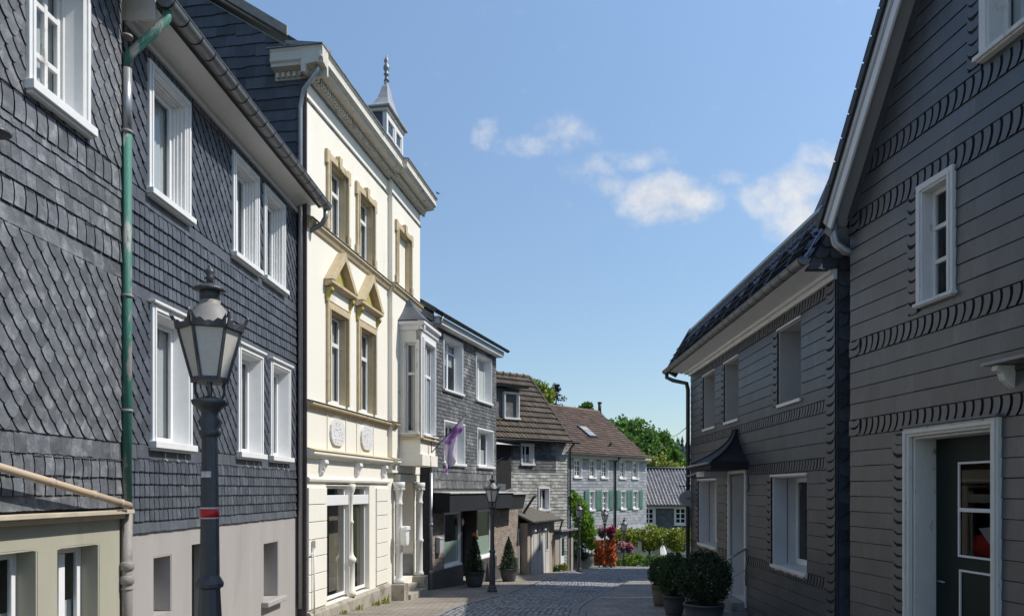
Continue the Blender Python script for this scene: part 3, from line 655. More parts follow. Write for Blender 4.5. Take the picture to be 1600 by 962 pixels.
# upper windows with sandstone surrounds
def stone_window(F,r,key=True,mat=m_stone):
    q=MB(); c=.115; u0,u1,z0,z1=r
    q.box(F,u0-c,u0,z0,z1,.001,.06); q.box(F,u1,u1+c,z0,z1,.001,.06); q.box(F,u0-c,u1+c,z1,z1+c*1.2,.001,.06)
    for s_,a in ((-1,u0),(1,u1)):
        x0,x1=(a-c-.06,a) if s_<0 else (a,a+c+.06)
        if key: q.box(F,x0,x1,z1-.12,z1+c*1.2+.03,.001,.066); q.box(F,x0,x1,z0-.02,z0+.18,.001,.066)
        q.box(F,(a-c*.35 if s_<0 else a+.0),(a-.0 if s_<0 else a+c*.35),z0,z1+.0,.06,.078)
    if key: q.ext(F,[((u0+u1)/2-.06,z1-.02),((u0+u1)/2+.06,z1-.02),((u0+u1)/2+.09,z1+c*1.2+.10),((u0+u1)/2-.09,z1+c*1.2+.10)],.001,.10)
    q.build('stone_surround',mat,hc,bevel=.008)
    window(hc,F,r,.14,0,0,vb=((.5,.07),),hb=((.68,.09),),sill=0,mat=m_stone,smat=m_whiteold,curtain='sides',fw=.07)
for r in Wt: stone_window(FC,r)
stone_window(FR,Wr)
for r in Wc:
    stone_window(FC,r,False)
    u0,u1,z0,z1=r; c=.12; zp=z1+.17
    q=MB(); q.box(FC,u0-c,u1+c,zp,zp+.26,.001,.05); q.build('frieze_panel',m_cream,hc)
    ze=zp+.26
    q=MB(); q.prof(FC,[(.001,ze),(.06,ze),(.16,ze+.05),(.19,ze+.06),(.19,ze+.12),(.001,ze+.13)],u0-c-.10,u1+c+.10); um=(u0+u1)/2; hw=(u1-u0)/2+c+.12; ap=ze+.13+hw*1.02
    for s_ in (-1,1): q.ext(FC,[(um+s_*hw,ze+.13),(um,ap),(um,ap-.19),(um+s_*(hw-.18),ze+.13)],.001,.20)
    q.build('pediment',m_stone,hc,bevel=.008)
    q=MB(); q.ext(FC,[(um-hw+.15,ze+.13),(um+hw-.15,ze+.13),(um,ap-.15)],.001,.05); q.build('pediment_field',m_ochre,hc)
    for x in (u0-c+.02,u1+c-.02):
        q=MB(); q.prof(FC,[(.001,ze-.01),(.15,ze-.01),(.16,ze-.07),(.11,ze-.13),(.06,ze-.22),(.05,ze-.30),(.001,ze-.32)],x-.06,x+.06); q.build('bracket',m_ochre,hc,bevel=.01)
# ---- oriel
oa,ob,ow=5.45,6.95,.72; oz0,oz1=FC.z(670,672,ow),FC.z(670,520,ow)
oz0=FC.z(660,685,ow); oz1=FC.z(660,515,ow); obot=FC.z(660,727,ow); omid=FC.z(660,708,ow)
FOs=Fr(FC.p(oa,0,RW),nC,-eC); FOf=FC.shift(0,0,ow)
q=MB(); q.box(FC,oa,ob,omid-.02,oz0,RW,ow-.02); q.box(FC,oa-.03,ob+.02,obot,omid-.02,RW,ow+.04); q.build('oriel_base',m_cream,hc,bevel=.006)
q=MB(); q.prof(FOf,[(.001-.05,oz0-.02),(.08,oz0-.02),(.08,oz0+.02),(-.05,oz0+.05)],oa-.05,ob+.04); q.prof(FOs,[(-.05,oz0-.02),(.06,oz0-.02),(.06,oz0+.02),(-.05,oz0+.05)],-.02,ow-RW+.06); q.build('oriel_sill',m_stone,hc,bevel=.005)
wf=(oa+.22,ob-.22,oz0+.12,oz1-.28); ws=(.16,ow-RW-.12,oz0+.16,oz1-.34)
wall(hc,FOf,[(oa,oz0+.03),(ob,oz0+.03),(ob,oz1),(oa,oz1)],[(*wf,.1)],[m_whiteold,m_int],rd=.1,depth=.14,name='oriel_front',mgap=.03)
wall(hc,FOs,[(0,oz0+.03),(ow-RW-.002,oz0+.03),(ow-RW-.002,oz1),(0,oz1)],[(*ws,.06)],[m_peel,m_int],rd=.06,depth=.12,name='oriel_side',mgap=.05)
window(hc,FOf,wf,.08,.10,.035,vb=((.5,.05),),hb=((.66,.08),),sill=.05,mat=m_white,smat=m_white,curtain='full',cdepth=.02)
window(hc,FOs,ws,.05,.06,.03,hb=((.66,.07),),sill=.05,mat=m_peel,smat=m_whiteold,curtain='right',cdepth=.02,fw=.045)
q=MB(); cp=[(-.06,oz1-.02),(.04,oz1-.02),(.05,oz1+.08),(.12,oz1+.12),(.12,oz1+.20),(-.06,oz1+.22)]
q.prof(FOf,cp,oa-.12,ob+.12); q.prof(FOs,cp,-.02,ow-RW+.10); q.build('oriel_cornice',m_whiteold,hc,bevel=.006)
zr=oz1+.225; apx=zr+.95
q=MB(); A=[FC.p(oa-.14,zr,ow+.14),FC.p(ob+.14,zr,ow+.14),FC.p(ob+.14,zr,RW),FC.p(oa-.14,zr,RW)]
n=6; prev=None; rings=[]
for i in range(n+1):
    t=i/n; k=(1-t)**1.6; rings.append([FC.p(6.2+(x-6.2)*(k*.88+.12*(1-t)),zr+.95*t,RW+(w_-RW)*(k*.9+.1*(1-t))) for x,w_ in ((oa-.14,RW),(oa-.14,ow+.14),(ob+.14,ow+.14),(ob+.14,RW))])
for i in range(n):
    for k in range(3): q.poly([rings[i][k],rings[i][k+1],rings[i+1][k+1],rings[i+1][k]],0)
q.poly(A); q.build('oriel_roof',m_slate_dark,hc)
# ---- entrance under the oriel
q=MB(); q.box(FC,5.42,7.22,.22,.42,-.02,.16); q.build('entrance_lintel',m_cream_base,hc,bevel=.006)
q=MB(); q.box(FC,5.62,7.05,.26,.62,-.02,.04)
for k in range(70): c=FC.p(RND.uniform(5.66,7.0),RND.uniform(.29,.6),.05); q.lathe([(.01,-.03),(.04,0),(.01,.03)],c,6)
q.build('relief_panel',M('grey relief',(.26,.25,.21),(.16,.15,.12),9,.9),hc)
for u in (5.30,7.20):
    q=MB(); cb=FC.p(u,-2.45,.16)
    q.lathe([(.125,0),(.125,.08),(.10,.12),(.092,.16),(.092,.95),(.115,.98),(.115,1.03),(.09,1.06),(.082,2.05),(.10,2.07),(.10,2.11),(.082,2.13),(.085,2.28),(.11,2.42),(.15,2.53),(.16,2.56),(.16,2.66)],cb,18)
    for k in range(8):
        t=2*math.pi*k/8; q.lathe([(.01,-.04),(.045,0),(.01,.045)],cb+V((.125*math.cos(t),.125*math.sin(t),2.47)),7)
    q.build('entrance_column',m_whiteold,hc)
    q=MB(); q.box(FC,u-.19,u+.19,-3.2,-2.46,-.05,.36); q.build('column_block',m_plinthstone,hc,bevel=.015)
for k in range(3):
    q=MB(); q.box(FC,5.50,7.01,-3.3,-2.78+.16*k,-.30*k-.2,.42-.26*k); q.build('step',m_plinthstone,hc,bevel=.012)
q=MB(); q.box(FC,5.5,7.1,-2.45,.2,-1.25,-1.2); d=q.build('door',M('brown door',(.10,.06,.035),(.14,.08,.05),3,.5),hc)
for a in (7.17,5.425): q=MB(); q.box(FC,a,a+.045,-2.45,.2,-1.2,-.02); q.build('porch_wall',m_cream,hc)
q=MB(); q.box(FC,7.13,7.168,-2.45,-1.85,-1.2,-.03); q.build('porch_skirting',m_leadcap,hc)
# white post box on the left column
q=MB(); c=FC.p(5.30,-1.2,.32)
FX=Fr(c,eC,nC); n=14
P=[(.15*math.copysign(abs(math.cos(t))**.6,math.cos(t)),.26*math.copysign(abs(math.sin(t))**.75,math.sin(t))) for t in [2*math.pi*i/n for i in range(n)]]
q.ext(FX,P,-.08,.08); q.ext(FX,[(-.16,.14),(.16,.14),(.13,.25),(-.13,.25)],.0,.11)
pb=tag(q.build('post_box',m_postbox,None,origin=c,bevel=.02),'rounded white post box hanging on the entrance column of the cream house','post box')
# ---- slate gable side facing up the street
hull=[(0,-2.9),(0,8.0),(0.0,8.45),(4.9,11.6),(9.8,8.45),(9.8,-2.9)]
FSg=FS.shift(0,0,.002)
q=MB(); q.ext(FS,[(.0,8.0),(9.8,8.0),(9.8,8.45),(4.9,11.55),(.0,8.45)],-.05,.0); q.build('gable_wall',m_plaster,hc)
q=MB(); tiles(q,FSg,(.02,5.5,3.5,12),[],'plain',.42,.22,1.5,.5,hull=[(0.02,3.5),(.02,8.42),(4.9,11.55),(5.5,11.2),(5.5,3.5)],wt=.034,jit=.10)
tiles(q,FSg.shift(0,0,.002),(.02,5.5,-2.9,3.5),[],'plain',.42,.22,1.5,.5,wt=.03,jit=.1); q.build('gable_slates',m_slate_dark,hc,recalc=False)
q=MB(); q.box(FS,.0,.13,-2.9,8.0,.002,.05); q.build('corner_board',M('brown edge slates',(.06,.045,.05),(.09,.07,.07),9,.6,island=.3),hc)
gable_roof(hc,FC,-.12,uT+.1,.05,8.58,-4.9,11.95,-9.9,8.5,.1,m_roofdark)
q=MB(); q.ext(FS,[(.35,8.82),(4.9,11.75),(4.9,11.98),(.35,9.0)],.10,.16); q.ext(FS,[(.35,8.75),(4.9,11.68),(4.9,11.76),(.35,8.83)],.005,.12); q.build('verge_board',M('grey weathered wood',(.30,.28,.25),(.22,.2,.18),8,.8,.2,30),hc)
# drainpipe down the slate side
c0=FC.p(-.20,8.2,.22)
pipe(hc,[FC.p(-.16,8.22,.30),FC.p(-.17,8.05,.28),FC.p(-.12,7.75,-.02),FC.p(-.09,7.45,-.10),FC.p(-.09,-2.3,-.10)],.045,m_zincbright)
# ---- spired dormer
da,db=FC.u(604.5,-.15),FC.u(630,-.15); dw=-.15; dz0=8.45; dz1=9.95; dm=(da+db)/2; dd=.5
FD=FC.shift(0,0,dw); FDs=Fr(FC.p(da,0,dw),-nC,-eC)
dp=(da+.14,db-.14,dz0+.35,dz1-.16)
q=MB(); q.box(FD,da,da+.12,dz0,dz1,-.12,0); q.box(FD,db-.12,db,dz0,dz1,-.12,0); q.box(FD,da+.12,db-.12,dz1-.16,dz1,-.12,0); q.box(FD,da+.12,db-.12,dz0,dp[2],-.12,0); q.box(FD,dm-.07,dm+.07,dp[2],dz1-.16,-.12,.01)
dn=q.build('dormer',m_whiteold,hc,bevel=.008)
q=MB(); q.box(FD,da+.005,db-.005,dz0-.3,dz1,-dd,-.125); q.build('dormer_body',m_slate_dark,dn)
for a,b_ in ((da+.125,dm-.075),(dm+.075,db-.125)):
    q=MB(); q.poly([FD.p(a,dp[2],-.05),FD.p(b_,dp[2],-.05),FD.p(b_,dz1-.16,-.05),FD.p(a,dz1-.16,-.05)]); q.build('pane',m_glass,dn)
    q=MB(); f=.045; q.box(FD,a,a+f,dp[2],dz1-.162,-.07,-.02); q.box(FD,b_-f,b_,dp[2],dz1-.162,-.07,-.02); q.box(FD,a,b_,dp[2]+.9*(dz1-.16-dp[2])*.7,dp[2]+.9*(dz1-.16-dp[2])*.7+f,-.068,-.022); q.build('sash',m_white,dn)
q=MB(); cc=FD.p(dm,0,-dd/2); rings=[]
prof=[(1.0,.0),(1.0,.04),(.80,.12),(.58,.27),(.40,.47),(.28,.68),(.20,.86),(.13,.92),(.07,1.08)]
hx,hy=(db-da)/2+.11,dd/2+.11
for k,z in prof: rings.append([FD.p(dm+sx*hx*k,dz1+.10+z,-dd/2+sy*hy*k) for sx,sy in ((-1,-1),(1,-1),(1,1),(-1,1))])
for i in range(len(rings)-1):
    for k in range(4): q.poly([rings[i][k],rings[i][(k+1)%4],rings[i+1][(k+1)%4],rings[i+1][k]])
q.poly(rings[-1]); q.poly(rings[0]); q.build('spire_roof',M('lead sheet roof',(.42,.42,.42),(.34,.34,.345),4,.5,.15,20,metal=.2,stain=(.24,.23,.22),stscale=2.5),dn)
q=MB(); 
q.box(FD,dm-hx+.06,dm+hx-.06,dz1,dz1+.098,-dd-.04,.04); q.build('dormer_cornice',m_cornice,dn,bevel=.02)
q=MB(); q.lathe([(a*.75,b*.75) for a,b in [(.10,0),(.07,.1),(.06,.2),(.10,.24),(.10,.28),(.05,.32),(.10,.42),(.12,.50),(.09,.58),(.05,.64),(.10,.74),(.06,.82),(.02,.9),(.03,.95),(.0,.99)]],FD.p(dm,dz1+.10+1.06,-dd/2),12); q.build('finial',m_zinc,dn)
# ---- passage between the cream house and the shop
g0=FC.p(uT+.01,0,-1.0); 
FG=Fr(FC.p(uT+.02,0,-.9),(.26,.965,0),(.965,-.26,0))
pg=thing('passage_gate',FG.p(.5,-3,0),'dark wooden gate in the narrow passage beside the entrance of the cream house','gate')
q=MB(); 
for k in range(12): q.box(FG,.02+.13*k,.14+.13*k,-3.1,-1.3,0,.04)
q.build('boards',M('dark brown boards',(.05,.04,.032),(.075,.06,.048),4,.7,island=.2),pg)
q=MB(); q.box(FG,0,1.6,-1.28,-1.0,.0,.07); q.build('cross_rail',M('grey brown timber',(.22,.18,.14),(.17,.14,.11),6,.8),pg,bevel=.01)
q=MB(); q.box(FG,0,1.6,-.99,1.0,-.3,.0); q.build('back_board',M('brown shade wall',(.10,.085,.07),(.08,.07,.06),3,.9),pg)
# flower pot with red flowers at the corner of the slate house
c=FB.p(uB1+.12,-1.33,.12)
fp=thing('flower_pot',c,'white wall pot of red geraniums at the corner of the blue grey slate house','flower pot')
q=MB(); q.lathe([(.06,-.18),(.085,-.02),(.095,0),(.08,0)],c,14); q.build('pot',m_white,fp)
q=MB(); leaves(q,c+V((0,0,.06)),(.10,.10,.06),70,.05); q.build('leaves',m_leafdark,fp,recalc=False)
q=MB(); leaves(q,c+V((0,0,.13)),(.11,.11,.06),80,.05); q.build('flowers',m_redflower,fp,recalc=False)
# standpipe on the cream corner
q=MB(); a=FC.p(FC.u(491,.08),-2.5,.08); t_=V((0,0,1.42)); q.tube([a,a+t_],.018,8); q.tube([a+t_-V((0,0,.17)),FC.p(-.02,-1.25,.08)],.012,6); q.box(flat(*(a+t_).xy,(a+t_).z,math.pi/2),-.035,.035,-.05,.09,-.03,.03)
tag(q.build('vent_pipe',m_whiteold,None,origin=a),'thin pale pipe with a small cap standing up the corner of the cream house','pipe')
# weeds along the plinth
for i,(X,w_,s_) in enumerate(((560,.14,.12),(590,.16,.15),(602,.15,.22),(535,.13,.09))):
    u=FC.u(X,w_); p=FC.p(u,0,w_); p.z=gz(p.x,p.y)+PAVE
    q=MB()
    for k in range(26): 
        a=RND.uniform(0,6.28); l=s_*RND.uniform(.5,1.3); t=V((math.cos(a)*.5,math.sin(a)*.5,RND.uniform(.5,1.2))).normalized()*l; sd=V((-math.sin(a),math.cos(a),0))*.012; b=p+V((RND.gauss(0,.05),RND.gauss(0,.09),0))
        q.faces([b-sd,b+sd,b+t*.6+sd*1.3,b+t,b+t*.6-sd*1.3],[(0,1,2,3,4)])
    tag(q.build('weed',m_leafyel,None,origin=p,recalc=False),('tuft of weeds at the middle of the cream plinth','leafy weeds close to the entrance block of the cream house','largest tuft of weeds right against the entrance block','tiny tuft of weeds under the shop window sill')[i],'weed','weeds along the cream house')
# ================================================================== slate shop house
eS=V((.295,.9555,0)); nS=V((.9555,-.295,0))
S0=V((-2.60,24.4,0)); FSh=Fr(S0,eS,nS)
hs=thing('slate_shop_house',FSh.p(3,-3.5,0),'grey slate shop house with dark fascia over two shop windows, beside the cream house','house')
uE=FSh.u(774.5); zt=5.30
w_=[FSh.rect(691,521,583,722,None,599),FSh.rect(742,551,638,767,None,665),FSh.rect(692,653,None,725,None,727),FSh.rect(744,669,732,770,None,733)]
c=.06
zu=(w_[0][2]+w_[1][2])/2; 
W=[]
for i,(a,b,z0,z1) in enumerate(w_): W.append((a+c,b-c,z0+.08,z1-c))
uw=[(W[0][0],W[0][1],(W[0][2]+W[1][2])/2,W[0][3]),(W[1][0],W[1][1],(W[0][2]+W[1][2])/2,(W[0][3]+W[1][3])/2)]
lw=[(W[2][0],W[2][1],(W[2][2]+W[3][2])/2,(W[2][3]+W[3][3])/2),(W[3][0],W[3][1],(W[2][2]+W[3][2])/2,(W[2][3]+W[3][3])/2)]
zaw=FSh.z(680,763,.0); 
sA=(FSh.u(694),FSh.u(720),-2.55,-.75); dr=(FSh.u(722.5),FSh.u(744),-3.25,-.75); sB=(FSh.u(746),FSh.u(768),-2.55,-.75)
wall(hs,FSh,[(0,-3.9),(uE,-3.9),(uE,zt+.3),(0,zt+.3)],[(*r,.22) for r in uw+lw]+[(*sA,.2),(*sB,.2),(*dr,.6)],[m_brickdark,m_int],rd=.22,depth=8,mgap=1.0)
sl=MB(); H=[grow(r,c,.10) for r in uw+lw]
tiles(sl,FSh,(.0,uE,.62,zt),H,'rect',.27,.125,1.6,.5,wt=.03,jit=.06,gap=.05)
tiles(sl,FSh,(.0,uE,.05,.62),H,'plain',.16,.28,1.2,.5,wt=.026,jit=.05)
tiles(sl,FSh.shift(0,0,.02),(.0,.16,.05,.75),[],'sickle',.16,.10,1.6,0,wt=.02)
underlay(sl,FSh,[(0,.05),(uE,.05),(uE,zt),(0,zt)],H); sl.build('slate_cladding',m_slate_shop,hs,recalc=False)
for i,r in enumerate(uw): window(hs,FSh,r,.2,c,.05,vb=((.5,.09),),hb=() if i else ((.8,.05),),sill=.07,splay=.08,curtain='blind' if i else 'top',cmat=None if i else m_curtain,cdepth=.0 if i else .07)
for r in lw: window(hs,FSh,r,.2,c,.05,vb=((.5,.08),),sill=.08,curtain='half',splay=.08)
# brick piers
q=MB()
def bricks(q,F,u0,u1,z0,z1,bl=.24,bh=.078,holes=(),w=.012):
    r=0; z=z0
    while z<z1-.01:
        u=u0-(bl/2 if r%2 else 0)
        while u<u1:
            a,b_=max(u+.006,u0),min(u+bl-.006,u1)
            if b_-a>.03 and not any(h[0]<(a+b_)/2<h[1] and h[2]<z+bh/2<h[3] for h in holes): q.box(F,a,b_,z+.006,min(z+bh-.006,z1),.001,w+RND.uniform(-.002,.003))
            u+=bl
        z+=bh; r+=1
bricks(q,FSh,.02,sA[0]-.03,-2.75,-.75); q.build('brick_pier',m_brick,hs,recalc=False); q=MB(); bricks(q,FSh,sB[1]+.04,uE,-2.75,-.75); q.build('brick_pier',m_brick,hs,recalc=False)
for a,b_ in ((0,dr[0]-.02),(dr[1]+.02,uE)): q=MB(); q.box(FSh,a,b_,-3.9,-2.62,.001,.05); q.build('plinth',m_brickdark,hs,bevel=.01)
for r in (sA,sB):
    w=window(hs,FSh,r,.06,0,0,sill=.06,mat=m_pvc,curtain=None,fw=.06,gl=m_shopglass,sillw=.05)
    q=MB(); q.poly([FSh.p(r[0]+.06,r[2]+.06,-.085),FSh.p(r[1]-.06,r[2]+.06,-.085),FSh.p(r[1]-.06,-1.75,-.085),FSh.p(r[0]+.06,-1.75,-.085)]); q.build('frosted_film',m_frost,w)
    q=MB(); q.box(FSh,r[0]+.05,r[1]-.05,r[2],r[3],-.62,-.6); q.build('display_backing',M('pale grey display',(.30,.31,.32),(.22,.23,.24),2,.9),w)
q=MB(); q.box(FSh,dr[0],dr[1],dr[2],dr[3],-.5,-.45); d=q.build('door',m_black,hs); q=MB(); q.box(FSh,dr[0]+.1,dr[1]-.1,-3.0,-1.0,-.448,-.44); q.build('pane',m_doorglass,d)
q=MB(); q.box(FSh,dr[0],dr[1],-3.9,-3.2,-.6,.25); q.build('door_step',m_plinthstone,hs,bevel=.01)
# fascia canopy
aw=.62; az0,az1=FSh.z(700,800,aw),FSh.z(700,771,aw); a0=.12
q=MB(); q.box(FSh,a0,uE+.35,az0,az1,aw-.04,aw); q.box(FSh,a0,a0+.04,az0,az1,.002,aw-.04); q.box(FSh,uE+.31,uE+.35,az0,az1,.002,aw-.04); q.box(FSh,a0+.04,uE+.31,az0+.0,az0+.03,.002,aw-.04); fs=q.build('fascia_canopy',m_awn,hs,bevel=.006)
q=MB(); q.prof(FSh,[(.001,az1+.07),(aw+.05,az1+.035),(aw+.05,az1+.002),(.001,az1+.03)],a0-.06,uE+.4); q.build('canopy_top',m_awnedge,fs)
# eaves, gutter, roof
q=MB(); q.box(FSh,-.05,uE+.1,zt-.02,zt+.20,.001,.32); q.build('eaves_board',m_whiteold,hs,bevel=.01)
gutter(hs,FSh,-.10,uE+.30,.42,zt+.27,.075,.6,m_roofdark)
q=MB(); q.prof(FSh,[(.36,zt+.22),(.47,zt+.30),(-3.8,zt+2.9),(-8.2,zt+.3),(-8.1,zt+.2),(-3.8,zt+2.65)],-.15,uE+.28); q.build('roof',m_roofdark,hs)
q=MB(); q.prof(FSh,[(.25,zt+.28),(.30,zt+.42),(-1.6,zt+1.32),(-1.65,zt+1.18)],-1.25,-.16); q.box(FSh,-1.25,-.16,zt+.0,zt+.3,-1.2,.2); q.build('roof_verge',m_roofdark,hs)
pipe(hs,[FSh.p(.05,zt+.24,.42),FSh.p(.02,zt+.0,.36),FSh.p(-.02,zt-.25,.08)],.045,m_zincbright,'gutter_elbow')
FP=FSh.p(-.06,0,.06)
pipe(hs,[V((FP.x,FP.y,zt-.25)),V((FP.x,FP.y,-.4))],.04,m_zinc); pipe(hs,[V((FP.x,FP.y,.55)),V((FP.x,FP.y,-3.25))],.05,m_zincbright,'drainpipe',collars=[V((FP.x,FP.y,-1.1)),V((FP.x,FP.y,-2.6))])
# letter box on the brick pier
c=FSh.p(FSh.u(689.5,.15),FSh.z(689.5,851,.15),.09); FX=Fr(c,eS,nS); q=MB(); q.box(FX,-.16,.16,-.25,.22,-.07,.08); q.prof(FX,[(-.07,.22),(.10,.19),(.10,.23),(-.07,.28)],-.17,.17)
lb=tag(q.build('letter_box',m_bin,None,origin=c,bevel=.008),'grey letter box on the brick pier of the slate shop house','letter box'); 
# round notice on the door jamb
c=FSh.p(FSh.u(722.5,.03),FSh.z(722.5,815,.03),.035); FX=Fr(c,eS,nS); q=MB(); n=20; q.ext(FX,[(.15*math.cos(2*math.pi*i/n),.15*math.sin(2*math.pi*i/n)) for i in range(n)],0,.012,0); q.ext(FX,[(.085*math.cos(2*math.pi*i/n)+.01,.085*math.sin(2*math.pi*i/n)) for i in range(n)],.0121,.016,1)
tag(q.build('round_sign',[m_pink,m_white],None,origin=c),'small round pink sign with a white centre at the shop door','sign')
# ------------------------------------------------------------------ brick annex with dark box over it
A0=FSh.p(uE+.02,0,-.15); FAx=Fr(A0,(.22,.9755,0),(.9755,-.22,0))
an=thing('brick_annex',FAx.p(2,-3.7,0),'low pale brick annex with a dark flat canopy box beside the shop house','building')
uL=FAx.u(815); zA=FAx.z(800,793)
wall(an,FAx,[(0,-4),(uL,-4),(uL,zA+.6),(0,zA+.6)],[],[m_mortar,m_int],depth=3.5)
q=MB(); bricks(q,FAx,.0,uL-.85,-3.1,zA,.24,.10); q.build('brick_face',m_brick,an,recalc=False)
q=MB(); q.box(FAx,0,uL-.02,-4,-3.1,.001,.05); q.build('plinth',m_brickdark,an)
bx0,bx1=FAx.u(787,.7)-.1,FAx.u(820,.7); q=MB(); q.prof(FAx,[(.001,zA),(.62,zA),(.75,zA+.52),(.75,zA+.62),(.001,zA+.72)],.25,bx1); q.build('canopy_box',m_black,an,bevel=.01)
q=MB(); q.box(FAx,.15,bx1+.15,zA+.625,zA+.67,.02,.85); q.build('canopy_edge',m_awnedge,an)
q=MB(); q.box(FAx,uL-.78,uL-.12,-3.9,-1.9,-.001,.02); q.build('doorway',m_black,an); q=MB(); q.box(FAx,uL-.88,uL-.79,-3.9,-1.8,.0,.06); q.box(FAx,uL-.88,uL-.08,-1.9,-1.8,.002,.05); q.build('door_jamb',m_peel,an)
q=MB(); zq=FAx.z(800,770); q.box(FAx,-.1,1.3,zA+.68,zA+1.05,-1.4,.25); q.build('parapet',m_slate_dark,an)
pipe(an,[FAx.p(uL+.25,zA+.58,.70),FAx.p(uL+.15,zA+.45,.55),FAx.p(uL+.02,zA-.25,.12),FAx.p(uL+.02,-3.9,.12)],.06,m_roofdark)

# ================================================================== slate house with brown tiled roof
HL=V((-.77,37.2,0)); HR=V((2.95,40.2,0)); e5=(HR-HL).normalized(); n5=V((e5.y,-e5.x,0)); F5=Fr(HL,e5,n5)
h5=thing('slate_house',F5.p(2,-4.3,0),'patchy pale slate house with a brown tiled roof and a small dormer','house')
u0,u1=-3.0,(HR-HL).length; z5=F5.z(840,690)
wn=[F5.rect(815,694,None,832,None,724),F5.rect(842,763,None,856.5,None,795)]
wall(h5,F5,[(u0,-4.6),(u1,-4.6),(u1,z5+.1),(u0,z5+.1)],[(*wn[0],.18),(*wn[1],.18)],[m_slate_shop,m_int],depth=8)
sl=MB(); H=[grow(r,.08,.1) for r in wn]; zt_=z5-1.55
tiles(sl,F5,(u0,u1,-4.5,zt_),H,'rect',.30,.165,1.5,.5,wt=.03,jit=.1); sl.build('pale_slates',m_slate_pale,h5,recalc=False)
sl=MB(); tiles(sl,F5,(u0,u1-.9,zt_,z5),H,'rect',.30,.15,1.5,.5,wt=.03,jit=.1); sl.build('slate_cladding',m_slate_shop,h5,recalc=False)
sl=MB(); tiles(sl,F5,(u1-.9,u1,zt_,z5),H,'rect',.30,.16,1.5,.5,wt=.03,jit=.1); sl.build('patched_slates',m_slate_pale,h5,recalc=False)
for r in wn: window(h5,F5,r,.14,.075,.06,vb=((.5,.06),),hb=(),sill=.10,curtain='half')
# roof
zr=F5.z(800,585,-2.5); rp=F5.p
sd=(rp(0,zr,-2.9)-rp(0,z5+.05,.35)); Fr5=Fr(F5.p(0,z5+.08,.36),e5,e5.cross(sd.normalized())*1.0,sd)
if Fr5.n.z<0: Fr5.n=-Fr5.n
slope_len=sd.length
ur=F5.u(827,-2.9); ul=F5.u(893,.36)
hul=lambda v:(u0,ul+(ur-ul)*v/slope_len)
q=MB(); q.faces([Fr5.p(u0,0,-.04),Fr5.p(ul,0,-.04),Fr5.p(ur,slope_len,-.04),Fr5.p(u0,slope_len,-.04),F5.p(u0,z5+.06,-6.2),F5.p(ul,z5+.06,-6.2)],[(0,1,2,3),(3,2,5,4),(1,5,2),(0,4,5,1)])
rf=q.build('roof',m_roofbrown,h5)
q=MB(); nr=12; wave_tiles(q,Fr5,u0,ul,nr,slope_len/nr,.028,.24,.08,6,hul); q.build('roof_tiles',m_roofbrown,rf,recalc=False)
q=MB(); q.tube([Fr5.p(u0,slope_len+.03,.02),Fr5.p(ur,slope_len+.03,.02)],.10,8)
for k in range(16): 
    a=u0+(ur-u0)*(k/16); q.tube([Fr5.p(a,slope_len+.03,.03),Fr5.p(a+.06,slope_len+.03,.03)],.125,8)
q.build('ridge',m_roofbrown,rf)
q=MB(); a,b_=Fr5.p(ul+.02,-.02,.03),Fr5.p(ur+.02,slope_len,.03); q.tube([a,b_],.07,6); q.build('hip_edge',m_roofbrown,rf)
gutter(h5,F5,u0,u1+.35,.42,z5+.04,.075,.8,m_roofdark)
pipe(h5,[F5.p(u1+.04,z5,.42),F5.p(u1+.05,z5-.3,.08),F5.p(u1+.05,-4.5,.08)],.045,m_roofdark)
# dormer
FDm=F5.shift(0,0,-.55); dw_=FDm.rect(785,None,655,809,616,655); zt2=FDm.z(800,607); zb2=FDm.z(790,662)
q=MB(); q.box(FDm,-1.2,dw_[1]+.10,zb2,zt2,-2.0,-.002); dm=q.build('dormer',m_slate_shop,h5)
window(dm,FDm,(dw_[0]+.07,dw_[1]-.07,dw_[2]+.08,dw_[3]),.04,.07,.16,sill=.09,curtain='blind',cmat=M('pale blue blind',(.36,.47,.50),(.32,.42,.46),2,.8),cdepth=-.02,fw=.06)
for o in list(dm.children): 
    if o.name.startswith('window'):
        pass
q=MB(); q.prof(FDm,[(.35,zt2+.02),(-2.4,zt2+.28),(-2.4,zt2+.40),(.38,zt2+.12)],-1.3,dw_[1]+.42); q.build('dormer_roof',m_roofdark,dm)
q=MB(); q.prof(FDm,[(.12,zb2-.06),(-.02,zb2+.05),(-.02,zb2+.0),(.10,zb2-.10)],-1.2,dw_[1]+.25); q.build('dormer_flashing',m_zincbright,dm)
# slate bay with lean-to canopy
FB5=F5.shift(0,0,1.1); bz0,bz1=FB5.z(790,763),FB5.z(790,694); a,b_=FB5.u(778)-.5,FB5.u(798)
q=MB(); q.box(FB5,a,b_,bz0,bz1,-1.1,-.02); by=q.build('bay',m_black,h5)
sl=MB(); Fs5=Fr(FB5.p(b_,0,0),-n5,e5); tiles(sl,F5,(b_+.02,b_+.75,bz0,bz1+.02),[grow(wn[0],.08,.1)],'rect',.28,.17,1.5,.5,wt=.05); sl.build('bay_slates',m_slate_shop,by,recalc=False)
q=MB(); q.box(FB5,a,b_+.03,bz0,bz1-.03,-.018,.0); q.build('dark_panel',m_black,by); q=MB(); q.tube([FB5.p(a,bz0+1.0,.04),FB5.p(b_-.05,bz1-.35,.04)],.03,6); q.build('panel_brace',m_roofdark,by)
q=MB(); q.faces([FB5.p(a-.2,bz1+.35,-.9),FB5.p(a-.2,bz1-.03,.35),FB5.p(b_+.3,bz1-.03,.35),FB5.p(b_+1.2,bz1+.02,-.7),FB5.p(b_+1.2,bz1+.08,-1.0)],[(0,1,2,3,4)]); q.build('bay_roof',m_awnedge,by)
by.modifiers.clear()
